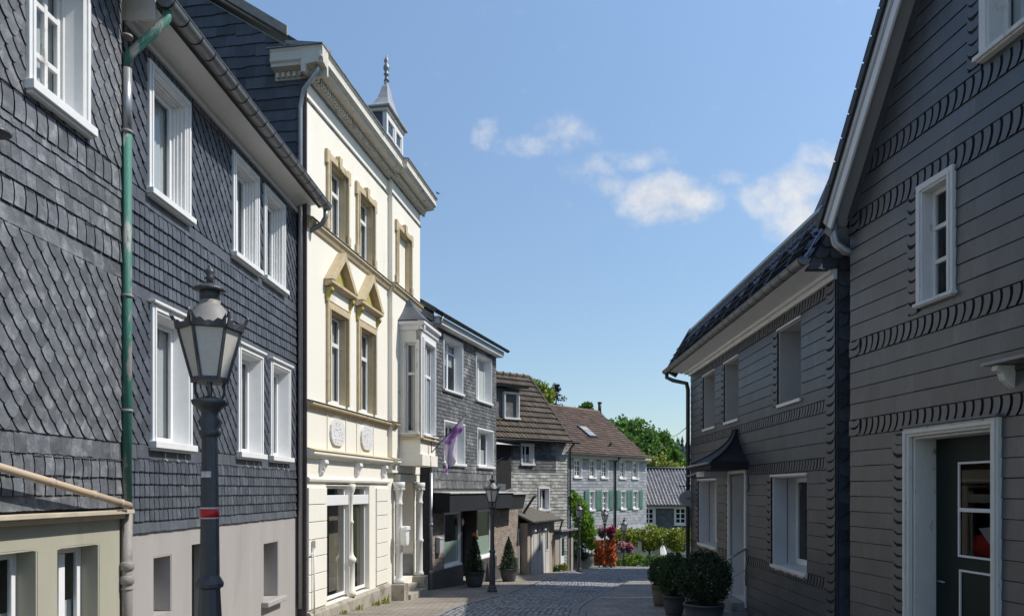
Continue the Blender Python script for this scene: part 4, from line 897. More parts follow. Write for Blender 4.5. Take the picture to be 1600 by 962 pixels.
# ---- shed with bleached wooden doors
G0=V((.72,35.6,0)); G1=V((2.15,39.0,0)); e7=(G1-G0).normalized(); n7=V((e7.y,-e7.x,0)); F7=Fr(G0,e7,n7)
sh=thing('timber_shed',F7.p(1.5,-4.1,0),'lean-to shed with bleached white plank doors below the patchy slate house','shed')
L7=(G1-G0).length; z7=F7.z(840,815)
wall(sh,F7,[(0,-4.6),(L7,-4.6),(L7,z7),(0,z7)],[],[M('ochre render',(.42,.35,.27),(.36,.30,.23),2,.9,.2,40),m_int],depth=1.8)
ua,ub=F7.u(829),F7.u(857)
mw=M('bleached planks',(.58,.57,.55),(.46,.44,.42),5,.8,.2,30,stain=(.25,.22,.18),stscale=5,stamt=(.62,.8),stretch=(2,2,.3))
q=MB(); k=9
for i in range(k): q.box(F7,ua+(ub-ua)*i/k+.008,ua+(ub-ua)*(i+1)/k-.008,-4.15+.05*RND.random(),z7-.12,.002,.045+.01*(i%2))
dd_=q.build('plank_door',mw,sh)
for x in (.42,.85):
    uu=ua+(ub-ua)*x; q=MB(); q.box(F7,uu-.17,uu+.17,-3.0,-1.75,.05,.075); p_=q.build('window',mw,sh); q=MB(); q.box(F7,uu-.11,uu+.11,-2.9,-1.85,.0755,.08); q.build('pane',m_doorglass,p_)
q=MB(); q.prof(F7,[(.35,z7-.02),(-1.9,z7+1.0),(-1.9,z7+1.08),(.38,z7+.08)],-.25,L7+.15); q.build('shed_roof',M('mossy shed slates',(.12,.11,.085),(.085,.08,.068),5,.85,.3,40),sh)
gutter(sh,F7,-.3,L7+.2,.40,z7+.03,.07,.7,m_roofdark)
pipe(sh,[F7.p(L7+.12,z7,.40),F7.p(L7+.12,z7-.5,.25),F7.p(L7+.12,z7-.7,.1)],.045,m_roofdark)
for x in (.05,.6):
    q=MB(); c=F7.p(ua+(ub-ua)*x,z7-.4,.16); q.lathe([(.01,.1),(.08,.06),(.09,0),(.06,-.07),(.01,-.09)],c,10); q.tube([c,c-n7*.15],.015,6); q.build('globe_lamp',m_white,sh)
# ---- smaller lean-to
K0=V((2.2,39.1,0)); K1=V((3.28,41.2,0)); e8=(K1-K0).normalized(); n8=V((e8.y,-e8.x,0)); F8=Fr(K0,e8,n8); L8=(K1-K0).length; z8=F8.z(880,829)
le=thing('garden_shed',F8.p(1,-4.3,0),'small rendered lean-to with a white framed door and flat roof beside the street lamp','shed')
wall(le,F8,[(0,-4.8),(L8,-4.8),(L8,z8),(0,z8)],[],[M('pink grey render',(.38,.33,.29),(.33,.29,.25),2,.9,.2,40),m_int],depth=1.2)
q=MB(); q.box(F8,-.1,L8+.3,z8,z8+.10,-1.3,.3); q.build('flat_roof',m_leadcap,le,bevel=.01)
q=MB(); a=F8.u(878); q.box(F8,a-.28,a+.28,-4.0,z8-.2,.001,.05); d=q.build('door',m_white,le); q=MB(); q.box(F8,a-.17,a+.17,-3.4,z8-.35,.051,.055); q.build('pane',m_doorglass,d)
q=MB(); 
for X in (881,886): p=F8.p(F8.u(X,-.3),0,-.3); q.tube([V((p.x,p.y,z8+.1)),V((p.x,p.y,z8+1.25 if X<885 else z8+1.5))],.025,6)
q.tube([F8.p(F8.u(868,-.3),z8+.45,-.3),F8.p(F8.u(886,-.3),z8+.45,-.3)],.02,6); q.build('roof_railing',m_roofdark,le)

# ================================================================== red roofed house with green shutters
JL=V((3.45,50,0)); JR=V((10.0,57.2,0)); e6=(JR-JL).normalized(); n6=V((e6.y,-e6.x,0)); F6=Fr(JL,e6,n6)
h6=thing('shuttered_house',F6.p(4.5,-5.4,0),'pale slate house with a red brown roof and sea green shutters','house')
L6=(JR-JL).length; z6=F6.z(950,713)
upper=[F6.rect(x0,y,None,x1,None,y+29.5) for x0,x1,y in ((896,908.5,715.5),(919.5,930.5,716.5),(938.5,949.5,717),(967,977,719),(986.5,997,720))]
lower=[F6.rect(x0,None,None,x1,None,None) for x0,x1 in ((920,929),(940,949.5),(969,977.5),(988,996.5))]
zu0=sum(r[2] for r in upper)/5; zu1=sum(r[3] for r in upper)/5
zl0,zl1=F6.z(945,796),F6.z(945,766)
upper=[(a+.06,b-.06,zu0+.06,zu1-.05) for a,b,_,_ in upper]; lower=[(a+.05,b-.05,zl0+.06,zl1-.05) for a,b,_,_ in lower]
wall(h6,F6,[(-3,-6),(L6,-6),(L6,z6+.1),(-3,z6+.1)],[(*r,.14) for r in upper+lower],[m_slate_far,m_int],depth=9)
sl=MB(); H=[grow(r,.07,.1) for r in upper+lower]
tiles(sl,F6,(-3,L6,-2.6,z6),H,'rect',.34,.20,1.4,.5,wt=.03,jit=.05); sl.build('slate_cladding',m_slate_far,h6,recalc=False)
q=MB(); q.prof(F6,[(.001,-2.6),(.05,-2.55),(.55,-4.3),(.5,-4.35)],-.6,L6+.1); q.build('slate_skirt',m_slate_far,h6)
for r in upper: window(h6,F6,r,.08,.07,.05,vb=((.5,.06),),hb=((.33,.06),(.66,.06)),sill=.10,curtain=None,fw=.085)
for i,r in enumerate(lower):
    window(h6,F6,r,.08,.06,.05,vb=((.5,.05),),hb=((.33,.06),(.66,.06)),sill=.12,curtain=None,fw=.085)
    for s_ in ((-1,1) if i in (0,) else (-1,1)):
        wd=.52; x0=r[1]+.09 if s_>0 else r[0]-.09-wd
        if i in (1,3) and s_<0: x0=r[0]-.12-wd*.6; wd=wd*.6
        q=MB(); q.box(F6,x0,x0+wd,r[2]-.05,r[3]+.05,.045,.085); q.box(F6,x0+.08,x0+wd-.08,r[2]+.06,(r[2]+r[3])/2-.05,.0855,.10); q.box(F6,x0+.08,x0+wd-.08,(r[2]+r[3])/2+.05,r[3]-.06,.0855,.10)
        q.build('shutter',m_shutter,h6,bevel=.008)
zr=F6.z(900,639,-4.3); sd=F6.p(0,zr,-4.6)-F6.p(0,z6+.06,.45); F6r=Fr(F6.p(0,z6+.1,.45),e6,e6.cross(sd.normalized()),sd)
if F6r.n.z<0: F6r.n=-F6r.n
sl_=sd.length; ur=F6.u(938,-4.6); ul=F6.u(1011.5,.45)
q=MB(); q.faces([F6r.p(-3.5,0,-.04),F6r.p(ul,0,-.04),F6r.p(ur,sl_,-.04),F6r.p(-3.5,sl_,-.04),F6.p(-3.5,z6,-9.6),F6.p(ul,z6,-9.6)],[(0,1,2,3),(3,2,5,4),(1,5,2),(0,4,5,1)]); rf=q.build('roof',m_roofred,h6)
q=MB(); nr=22; wave_tiles(q,F6r,-3.5,ul,nr,sl_/nr,.03,.30,.055,4,lambda v:(-3.5,ul+(ur-ul)*v/sl_)); q.build('roof_tiles',m_roofred,rf,recalc=False)
q=MB(); q.tube([F6r.p(-3.5,sl_+.02,.03),F6r.p(ur,sl_+.02,.03)],.11,8); q.build('ridge',m_roofred,rf)
gutter(h6,F6,-3.2,L6+.3,.52,z6+.06,.08,.8,m_greypipe)
q=MB(); q.box(F6,-3,L6+.2,z6-.22,z6+.02,.001,.32); q.build('eaves_board',M('pale eaves board',(.48,.46,.43),None,1,.7),h6)
pipe(h6,[F6.p(F6.u(961),z6,.5),F6.p(F6.u(960),z6-.35,.1),F6.p(F6.u(960),-3.0,.1)],.06,m_roofdark)
q=MB(); c=F6.hit(937,640,-4.6); p=F6.p(c[0],c[1],-4.6); q.tube([p-V((0,0,.3)),p+V((0,0,.5))],.13,10); q.tube([p+V((0,0,.5)),p+V((0,0,.62))],.17,10); q.build('flue',m_roofdark,h6)
a=F6r.hit(902,668); b_=F6r.hit(918,682); q=MB(); q.box(F6r,a[0],a[0]+1.0,b_[1]-.1,a[1]+.1,.02,.15); s=q.build('roof_window',m_roofdark,h6); q=MB(); q.box(F6r,a[0]+.12,a[0]+.88,b_[1]+.0,(a[1]+b_[1])/2,.151,.16); q.build('pane',m_zincbright,s); q=MB(); q.box(F6r,a[0]+.1,a[0]+.9,(a[1]+b_[1])/2+.05,a[1],.151,.165); q.build('awning',M('grey cloth',(.33,.30,.27),None,1,.8),s)
a=F6r.hit(952,697); q=MB(); p=F6r.p(a[0],a[1],.05); q.tube([p,p+F6r.n*.35],.09,8); q.build('vent_tile',m_roofred,h6)

# ================================================================== dark house with pantiled roof
F9=Fr((8.5,59.5,0),(.995,.1,0),(.1,-.995,0)); 
h9=thing('slate_house',F9.p(4,-5.6,0),'low dark slate house with a silvery pantiled roof at the far end','house')
z9=F9.z(1040,790); L9=9.0
rw=[F9.rect(1012,795,None,1022,None,821),F9.rect(1055,793,None,1072,None,818)]
rw=[(rw[0][0]-.3,rw[0][1],rw[1][2],rw[1][3]),rw[1]]
wall(h9,F9,[(0,-6.5),(L9,-6.5),(L9,z9),(0,z9)],[(*r,.1) for r in rw],[m_slate_dark,m_int],depth=7)
sl=MB(); tiles(sl,F9,(0,L9,-6,z9),[grow(r,.07,.1) for r in rw],'rect',.4,.22,1.4,.5,wt=.03); sl.build('slate_cladding',m_slate,h9,recalc=False)
for r in rw: window(h9,F9,r,.06,.10,.06,vb=((.5,.09),),hb=((.33,.07),(.66,.07)),sill=.10,curtain=None,fw=.08)
zr=F9.z(1040,733,-3.2); sd=F9.p(0,zr,-3.2)-F9.p(0,z9+.04,.4); F9r=Fr(F9.p(0,z9+.08,.4),F9.e,F9.e.cross(sd.normalized()),sd)
if F9r.n.z<0: F9r.n=-F9r.n
q=MB(); q.prof(F9,[(.4,z9+.04),(-3.2,zr-.02),(-7,z9+.04)],-.3,L9+.3); rf=q.build('roof',m_roofpan,h9)
q=MB(); wave_tiles(q,F9r,-.3,L9+.3,12,sd.length/12,.085,.27,.03,6); q.build('roof_tiles',m_roofpan,rf,recalc=False)
q=MB(); q.tube([F9r.p(-.3,sd.length,.05),F9r.p(L9+.3,sd.length,.05)],.14,8); q.build('ridge',m_roofdark,rf)
q=MB(); q.box(F9,-.2,L9+.2,z9-.18,z9+.02,.001,.25); q.build('eaves_board',m_greyboard,h9)
gutter(h9,F9,-.3,L9+.3,.45,z9+.06,.07,1.0,m_roofdark)
# ================================================================== slate house with glazed roof on the right
R20=V((4.80,11.35,0)); e2=V((.0092,1,0)).normalized(); n2=V((-1,.0092,0)).normalized(); F2=Fr(R20,e2,n2)
r2=thing('slate_house',F2.p(4.8,-2.7,0),'dark slate house with glossy blue black roof and a curved door hood','house')
L2=F2.u(1080); zt=3.14
up=[F2.rect(1100,576,675,1118,None,667),F2.rect(1133,549,665,1155,None,655),F2.rect(1217,503,637,1253,489,626)]
lo=[F2.rect(1092,753,852,1121,749,861),F2.rect(1207,745,887,1262,737,893)]
zu=(sum(r[2] for r in up)/3,sum(r[3] for r in up)/3); zl=(sum(r[2] for r in lo)/2,sum(r[3] for r in lo)/2)
up=[(a,b,zu[0]+.05,min(zu[1],2.86)) for a,b,_,_ in up]; lo=[(a,b,zl[0]+.06,zl[1]) for a,b,_,_ in lo]
dr=F2.rect(1141,None,None,1166,None,None); dr=(dr[0],dr[1],-2.32,.30)
wall(r2,F2,[(0,-3.3),(L2,-3.3),(L2,zt+.1),(0,zt+.1)],[(*r,.46) for r in up+lo]+[(*dr,.7)],[m_slate_right,m_int,m_greyboard],rd=.46,depth=8,lining=2)
H=[grow(r,.0,.06,.04) for r in up+lo]+[(dr[0]-.06,dr[1]+.06,-4,dr[3]+.1)]
sl=MB(); U=(.0,L2)
def rows2(z0,z1,ex=.205,sh='plain',tw=.42,wt=.022):
    n=max(1,int(round((z1-z0)/ex))); ex=(z1-z0)/n
    for i in range(n): tiles(sl,F2,(*U,z0+i*ex,z0+(i+1)*ex-.009),H,'rect',.36,ex,1.0,.33,wt=.019,w0=.010,jit=.022,wjit=0)
def band(F,U,z0,z1,H,tw=.125): tiles(sl,F,(U[0]+.34,U[1],z0,z1-.012),H,'sicklem',tw,z1-z0,1.02,0,wt=.026,w0=.014,jit=.03,th=.02)
bands=[(-1.52,-1.34),(.31,.50),(1.19,1.38),(2.92,3.12)]
zprev=-3.2
for a,b_ in bands: rows2(zprev,a); band(F2,U,a,b_,H); zprev=b_
def hooks(F,u0,u1,z0,z1,sh,ex=.14):
    sl.poly([F.p(u0,z0,.022),F.p(u1,z0,.022),F.p(u1,z1,.022),F.p(u0,z1,.022)],9)  # dark backing left showing as crescents, painting the shade under each hook
    tiles(sl,F,(u0,u1,z0,z1),(),sh,u1-u0,ex,1.0,0,wt=.032,jit=.08,w0=.028,th=.007)
hk=lambda u0,u1,z0,z1,sh='hookr': hooks(F2,u0,u1,z0,z1,sh)
zz=[-3.2]+[x for b_ in bands for x in b_]
hk(.0,.34,-3.2,3.12,'hook')
for r in up+lo: hk(r[1]+.005,r[1]+.26,r[2]-.02,r[3]-.03)
hk(dr[1]+.07,dr[1]+.28,-1.3,.28)
underlay(sl,F2,[(0,-3.2),(L2,-3.2),(L2,3.12),(0,3.12)],H); sl.build('slate_cladding',m_slate_right,r2,recalc=False)
for r in up: window(r2,F2,r,.44,0,0,sill=.055,mat=m_greyshade,smat=m_white,curtain='full',sillw=.03,hb=((.5,.05),)); 
for r in lo: window(r2,F2,r,.42,0,0,sill=.10,mat=m_greyboard,smat=m_white,curtain='left',sillw=.02,fw=.08)
for r in up+lo: q=MB(); q.box(F2,r[0]-.02,r[1]+.02,r[3]+.002,r[3]+.035,.002,.045); q.build('head_strip',m_white,r2,bevel=.004)
for r in up+lo: q=MB(); q.box(F2,r[0]-.01,r[1]+.01,r[2]-.056,r[2]-.0,.03,.052); q.build('sill_edge',m_white,r2,bevel=.004)
for r in lo:
    q=MB(); q.box(F2,r[1]-.027,r[1]-.021,r[2]+.02,r[3]-.03,-.27,-.26); q.build('reveal_joint',m_black,r2)
# door
q=MB(); q.box(F2,dr[0],dr[1],dr[2],dr[3],-.62,-.56); d=q.build('door',m_white,r2); q=MB(); q.box(F2,dr[0]+.2,dr[1]-.2,-1.2,.0,-.559,-.55); q.build('pane',m_doorglass,d)
q=MB(); q.box(F2,dr[0]-.06,dr[0],dr[2]-.1,dr[3]+.05,-.05,.05); q.box(F2,dr[1],dr[1]+.06,dr[2]-.1,dr[3]+.05,-.05,.05); q.box(F2,dr[0]-.06,dr[1]+.06,dr[3]+.05,dr[3]+.12,-.05,.05); q.build('door_frame',m_whiteold,r2,bevel=.008)
q=MB(); q.box(F2,dr[0]-.15,dr[1]+.3,-3.4,dr[2]-.18,-.02,.75); q.box(F2,dr[0]-.05,dr[1]+.05,dr[2]-.18,dr[2]-.001,-.6,.32); q.build('door_steps',m_leadcap,r2,bevel=.012)
# handrail
ra=F2.p(F2.u(1165,.06),F2.z(1165,857,.06),.06); 
pz=F2.p(dr[0]-.05,0,.72); pz2=V((pz.x,pz.y,F2.z(1130,878,.72)))
q=MB(); rr=[ra, V((pz.x,pz.y,ra.z-.42))]; q.tube(rr,.022,8); q.tube([rr[1],V((pz.x,pz.y,-3.1))],.022,8); q.tube([ra-V((0,0,.42)),rr[1]-V((0,0,.42))],.012,6); q.tube([ra,ra-V((0,0,.75))],.016,8); q.tube([ra,ra-n2*.07],.014,6)
tag(q.build('handrail',m_metal,None,origin=V((pz.x,pz.y,-2.9))),'metal handrail beside the door steps of the dark slate house','handrail')
# curved hood over the door
zc=.42; hu0,hu1=F2.u(1168)-.05,F2.u(1105)+.05; 
hu0,hu1=dr[0]-.22,dr[1]+.42; q=MB(); n=8
def hoodring(t):
    k=(1-t)**2.0; w_=.06+.66*k+.03*(1-t); um=(dr[0]+dr[1])/2+.05; sp=(.10+.9*k)
    return [F2.p(um+(hu0-um)*sp,zc+.16+.72*t,.002),F2.p(um+(hu0-um)*sp,zc+.16+.72*t,w_),F2.p(um+(hu1-um)*sp,zc+.16+.72*t,w_),F2.p(um+(hu1-um)*sp,zc+.16+.72*t,.002)]
rings=[hoodring(i/n) for i in range(n+1)]
for i in range(n):
    for k in range(3): q.poly([rings[i][k],rings[i][k+1],rings[i+1][k+1],rings[i+1][k]])
q.poly(rings[-1]); q.box(F2,hu0-.02,hu1+.02,zc,zc+.16,.002,.79); hd=q.build('door_hood',m_copper,r2)
q=MB(); q.tube([rings[i][1]+V((0,0,.012)) for i in range(n+1)],.022,6); q.tube([rings[i][2]+V((0,0,.012)) for i in range(n+1)],.022,6); q.build('hood_rib',m_copper,hd)
q=MB(); q.tube([F2.p(hu0-.03,zc+.13,.84),F2.p(hu1+.05,zc+.10,.84),F2.p(hu1+.9,zc+.02,.3),F2.p(L2+.02,zc-.05,.1)],.028,8); q.build('hood_gutter',m_zinc,hd)
q=MB(); q.box(F2,dr[1]+.12,hu1+.45,zc-.12,zc-.002,.002,.55); q.build('hood_soffit',m_greyboard,hd)
q=MB(); a=F2.p(dr[0]-.32,.28,.05); q.tube([a,a+V((0,0,-.1)),a+V((0,-.04,-.22)),a+V((0,.02,-.32))],.014,6); q.build('bell_pull',m_black,r2)
# eaves, gutter, roof
q=MB(); q.box(F2,-.02,L2+.1,zt-.03,zt+.05,.001,.06); q.box(F2,-.02,L2+.35,zt+.05,zt+.12,.001,.12); q.prof(F2,[(.12,zt+.10),(.46,zt+.16),(.46,zt+.20),(.12,zt+.20)],-.02,L2+.55); q.build('eaves_soffit',m_white,r2,bevel=.006)
for k in range(9):
    pass
gutter(r2,F2,-.12,L2+1.0,.52,zt+.24,.088,.42,m_zinc)
rs=Fr(F2.p(0,zt+.20,.47),e2,(-.866,0,.5),(.5,0,.866))
if rs.n.dot(n2)<0: rs.n=-rs.n
q=MB(); q.prof(F2,[(.47,zt+.19),(-.14,zt+1.22),(-3.9,zt+3.2),(-8,zt+.2)],.0,L2+.62); rf=q.build('roof',m_roofglaze,r2)
q=MB(); wave_tiles(q,rs,-.05,L2+.66,4,.30,.026,.22,.045,6); q.build('roof_tiles',m_roofglaze,rf,recalc=False)
q=MB(); k=0
while .4+.95*k<L2: 
    u=.4+.95*k; q.box(rs,u,u+.05,.05,.62,.05,.16); q.ext(rs,[(u-.03,.05),(u+.08,.05),(u+.05,.2),(u,.2)],.05,.12); k+=1
for v in (.22,.40,.58): q.tube([rs.p(0,v,.14),rs.p(L2+.5,v,.14)],.010,6)
q.build('snow_guard',m_black,rf)
q=MB(); q.box(rs,-.05,L2+.62,1.16,1.30,.0,.09); q.prof(F2,[(-.10,zt+1.28),(-.16,zt+1.36),(-1.4,zt+2.0),(-1.4,zt+1.9)],-.05,L2+.62); q.build('roof_flashing',M('grey green flashing',(.22,.25,.245),(.3,.33,.32),3,.4,metal=.2),rf)
q=MB(); q.box(rs,L2+.60,L2+.75,-.05,1.32,-.25,.10); q.build('verge_board',m_roofdark,rf)
# far drainpipe
g=F2.p(L2+.75,zt+.17,.52)
pipe(r2,[g,g+V((0,0,-.14)),F2.p(L2+.55,zt-.08,.38),F2.p(L2+.12,zt-.22,.10),F2.p(L2+.08,zt-.4,.07),F2.p(L2+.08,-3.2,.07)],.055,m_roofdark)
q=MB(); q.box(F2,-.012,.05,-3.3,zt,-.01,.0125)
q.build('corner_edge',m_slate_dark,r2)
FE=Fr(R20,-n2,-e2); q=MB(); tiles(q,FE,(.02,2.5,-3,zt+.1),[],'hookr',.30,.20,1.5,.5,wt=.035); tiles(q,FE.shift(0,0,.001),(-.46,1.4,zt+.1,zt+1.3),[],'hookr',.24,.17,1.5,.5,wt=.035,hull=[(-.46,zt+.1),(1.4,zt+.1),(1.4,zt+1.6),(.25,zt+1.3)]); q.build('end_slates',m_slate_dark,r2,recalc=False)
q=MB(); q.ext(FE,[(-.46,zt+.1),(1.4,zt+.1),(1.4,zt+1.8),(.14,zt+1.22)],-.06,.001); q.build('end_gable',m_roofdark,r2)
q=MB(); q.tube([F2.p(-.08,zt+.27,.50),F2.p(-.08,zt+.55,.33),F2.p(-.08,zt+.85,.16)],.012,6); q.build('verge_trim',m_zincbright,r2)

# ================================================================== tall slate gable house nearest on the right
G0=V((4.77,10.8,0)); e1=V((.0995,-.995,0)).normalized(); n1=V((-.995,-.0995,0)).normalized(); F1=Fr(G0,e1,n1)
r1=thing('slate_gable_house',F1.p(4,-2.2,0),'tall dark slate gable house nearest on the right with a peeling white door frame','house')
ze=3.92; half=4.2; tp=1.36; zap=ze+half*tp; Lg=2*half
hull=[(0,-2.8),(Lg,-2.8),(Lg,ze),(half,zap),(0,ze)]
w1=F1.rect(1437,291,489,1495,258,464); w1=(w1[0]+.09,w1[1]-.09,w1[2]+.09,w1[3]-.09)
w2=F1.rect(1536,None,97,1640,None,None); w2=(w2[0]+.13,w2[1],w2[2]+.04,w2[2]+1.6)
d1=F1.rect(1418,664,None,1567,657,None); cd=.11; d1=(d1[0]+cd,d1[1]-cd,-2.35,d1[3]-cd)
wall(r1,F1,hull,[(*w1,.24),(*w2,.22),(*d1,.36)],[m_slate_right,m_int],rd=.3,depth=9)
H=[grow(w1,.095,.09),grow(w2,.14,.12),(d1[0]-cd,d1[1]+cd,-3,d1[3]+cd+.03)]
sl=MB(); U=(0,Lg)
def rows1(z0,z1,ex=.205):
    n=max(1,int(round((z1-z0)/ex))); ex=(z1-z0)/n
    for i in range(n): tiles(sl,F1,(*U,z0+i*ex,z0+(i+1)*ex-.009),H,'rect',.36,ex,1.0,.33,wt=.019,w0=.010,jit=.022,hull=hull,wjit=0)
b1=[(.75,.98),(1.85,2.08),(3.58,3.84),(4.26,4.50)]
zp=-2.8
for a,b_ in b1: rows1(zp,a); tiles(sl,F1,(.26,Lg,a,b_-.012),H,'sickle',.138,b_-a,1.02,0,wt=.026,w0=.014,jit=.03,th=.02,hull=hull); tiles(sl,F1,(0,.26,a,b_-.012),H,'hookr',.26,.115,1.0,0,wt=.036,w0=.03,jit=0,hull=hull); zp=b_
rows1(zp,zap)
h1_=lambda u0,u1,z0,z1,sh: hooks(F1,u0,u1,z0,z1,sh)
h1_(d1[0]-cd-.27,d1[0]-cd-.005,-2.5,d1[3]+cd-.05,'hook'); h1_(w1[0]-.095-.2,w1[0]-.1,w1[2]-.1,w1[3]+.02,'hook'); h1_(w2[0]-.14-.2,w2[0]-.145,w2[2]-.05,w2[3],'hook')
underlay(sl,F1,hull,H); sl.build('slate_cladding',m_slate_right,r1,recalc=False)
window(r1,F1,w1,.085,.09,.055,hb=(.35,.66),sill=.04,sillw=.03,mat=m_whiteold,smat=m_white,curtain=None,fw=.05,bot=False)
window(r1,F1,w2,.11,.12,.06,vb=((.5,.08),),sill=.05,mat=m_whiteold,smat=m_whiteold,curtain='half',fw=.06,bot=False)
# door frame and door
q=MB(); u0,u1,z0,z1=d1
q.box(F1,u0-cd,u0-.001,z0,z1+cd,.001,.06); q.box(F1,u1+.001,u1+cd,z0,z1+cd,.001,.06); q.box(F1,u0,u1,z1+.001,z1+cd,.001,.058)
q.box(F1,u0-cd+.02,u0-.045,z0,z1+cd-.03,.06,.085); q.box(F1,u1+.045,u1+cd-.02,z0,z1+cd-.03,.06,.085); q.box(F1,u0-.045,u1+.045,z1+.035,z1+cd-.03,.059,.085)
q.box(F1,u0+.0,u0+.03,z0,z1,-.33,-.0); q.box(F1,u1-.03,u1,z0,z1,-.33,.0); q.box(F1,u0+.03,u1-.03,z1-.03,z1-.001,-.33,.0)
dp=q.build('door_frame',m_peel,r1,bevel=.007)
q=MB(); q.box(F1,u0-cd-.02,u1+cd+.03,z1+cd+.004,z1+cd+.03,.002,.10); q.build('lead_flashing',M('lead strip',(.10,.115,.16),(.13,.14,.18),4,.4),dp)
dw=-.28
pa=F1.u(1499,dw); zA,zB,zC=F1.z(1530,720,dw),F1.z(1530,797,dw),F1.z(1530,873,dw); zD=F1.z(1530,893,dw)
pb=u1-.22
q=MB(); A_,B_=u0+.03,u1-.03; q.box(F1,A_,pa,z0,z1-.03,dw-.05,dw); q.box(F1,pb,B_,z0,z1-.03,dw-.05,dw); q.box(F1,pa,pb,zA,z1-.03,dw-.05,dw); q.box(F1,pa,pb,z0,zC,dw-.05,dw); do=q.build('door',m_doorgreen,r1)
def frame(q,a,b_,c_,d_,t=.025,w0=dw+.001,w1=dw+.022):
    q.box(F1,a,a+t,c_,d_,w0,w1); q.box(F1,b_-t,b_,c_,d_,w0,w1); q.box(F1,a+t,b_-t,c_,c_+t,w0,w1); q.box(F1,a+t,b_-t,d_-t,d_,w0,w1)
q=MB(); frame(q,pa,pb,zC,zA); q.box(F1,pa+.025,pb-.025,zB-.022,zB+.022,dw+.001,dw+.024); frame(q,pa+.02,pb-.02,-2.1,zD); q.build('door_beading',m_white,do,bevel=.004)
q=MB(); q.poly([F1.p(pa,zC,dw+.003),F1.p(pb,zC,dw+.003),F1.p(pb,zA,dw+.003),F1.p(pa,zA,dw+.003)]); q.build('pane',glass('dark door glass',(.45,.46,.46),.0),do)
q=MB(); c=F1.p(u0+.14,-1.1,dw); q.tube([c,c+n1*.05,c+n1*.05+e1*.12],.012,8); q.build('handle',m_metal,do)
q=MB(); q.box(F1,u0-.2,u1+.2,-3,z0-.002,-.3,.45); q.build('door_step',m_leadcap,r1,bevel=.012)
c=F1.p((pa+pb)/2-.17,zC-.02,dw-.36); t_=thing('red_basket',c,'red rounded basket with a white card, seen through the glass of the dark green door','basket'); q=MB(); q.lathe([(.10,-.02),(.24,.02),(.27,.16),(.24,.27),(.12,.31),(.02,.32)],c,20); q.build('basket',M('bright red cloth',(.75,.05,.03),(.65,.04,.03),3,.6),t_)
FXb=Fr(c,e1,n1); q=MB(); q.ext(FXb,[(.02,.36),(.34,.40),(.34,.05),(.16,.22)],.27,.275); q.build('card',m_white,t_)
# console of a canopy at the picture edge
q=MB(); c0=F1.hit(1590,585,.0); zc=c0[1]; uc=F1.u(1578)
q.prof(F1,[(.001,zc+.10),(.20,zc+.10),(.21,zc+.05),(.15,zc+.02),(.12,zc-.05),(.06,zc-.10),(.001,zc-.14)],uc,uc+.09)
q.build('console',m_peel,r1,bevel=.01); q=MB(); q.box(F1,uc-.08,uc+1.5,zc+.105,zc+.135,.001,.26); q.build('console_flashing',m_zinc,r1)
# roof with white bargeboard and soffit
ov=.28; L_=half*math.sqrt(1+tp*tp)
su=V(e1)*1+V((0,0,tp)); su.normalize(); Fv=Fr(F1.p(0,ze,0),n1,e1.cross(n1)*0+ (V((0,0,1))-su*su.z).normalized(),su)
# axes: u = outward from the wall, v = up the slope, w = away from the roof
q=MB(); q.box(Fv,0,ov+.02,-.22,L_+.2,-.01,.05); q.build('verge_soffit',M('grey verge soffit',(.37,.36,.355),(.33,.32,.32),2,.7),r1)
q=MB(); q.box(Fv,ov-.02,ov+.015,-.22,L_+.2,-.13,.14); q.build('bargeboard',m_white,r1,bevel=.006)
q=MB(); q.box(Fv,-9.3,ov+.05,-.30,L_+.3,.14,.22); 
k=0
while k*.3<L_: q.box(Fv,ov+.052,ov+.066,k*.3-.3,k*.3-.02,.12,.235); k+=1
su2=-V(e1)+V((0,0,tp)); su2.normalize(); Fv2=Fr(F1.p(Lg,ze,0),n1,(V((0,0,1))-su2*su2.z).normalized(),su2)
q.box(Fv2,-9.3,ov+.05,-.3,L_+.3,.14,.22); q.build('roof',m_roofdark,r1)
q=MB(); q.box(Fv,.001,.03,-.1,L_,-.13,-.012); q.build('verge_strip',m_slate_dark,r1)
q=MB(); a=Fv.p(.14,-.20,-.02); q.box(Fv,.0,ov-.02,-.34,-.222,-.12,.08); q.build('eaves_end',M('grey eaves box',(.20,.20,.20),None,1,.7),r1)
a=F1.p(-.10,ze-.30,.20); pipe(r1,[a+V((0,0,.22)),a,a+V((.02,-.02,-.14)),F1.p(-.05,ze-.55,.06),F1.p(.0,ze-.60,-.1)],.06,m_zincbright,'gutter_outlet')
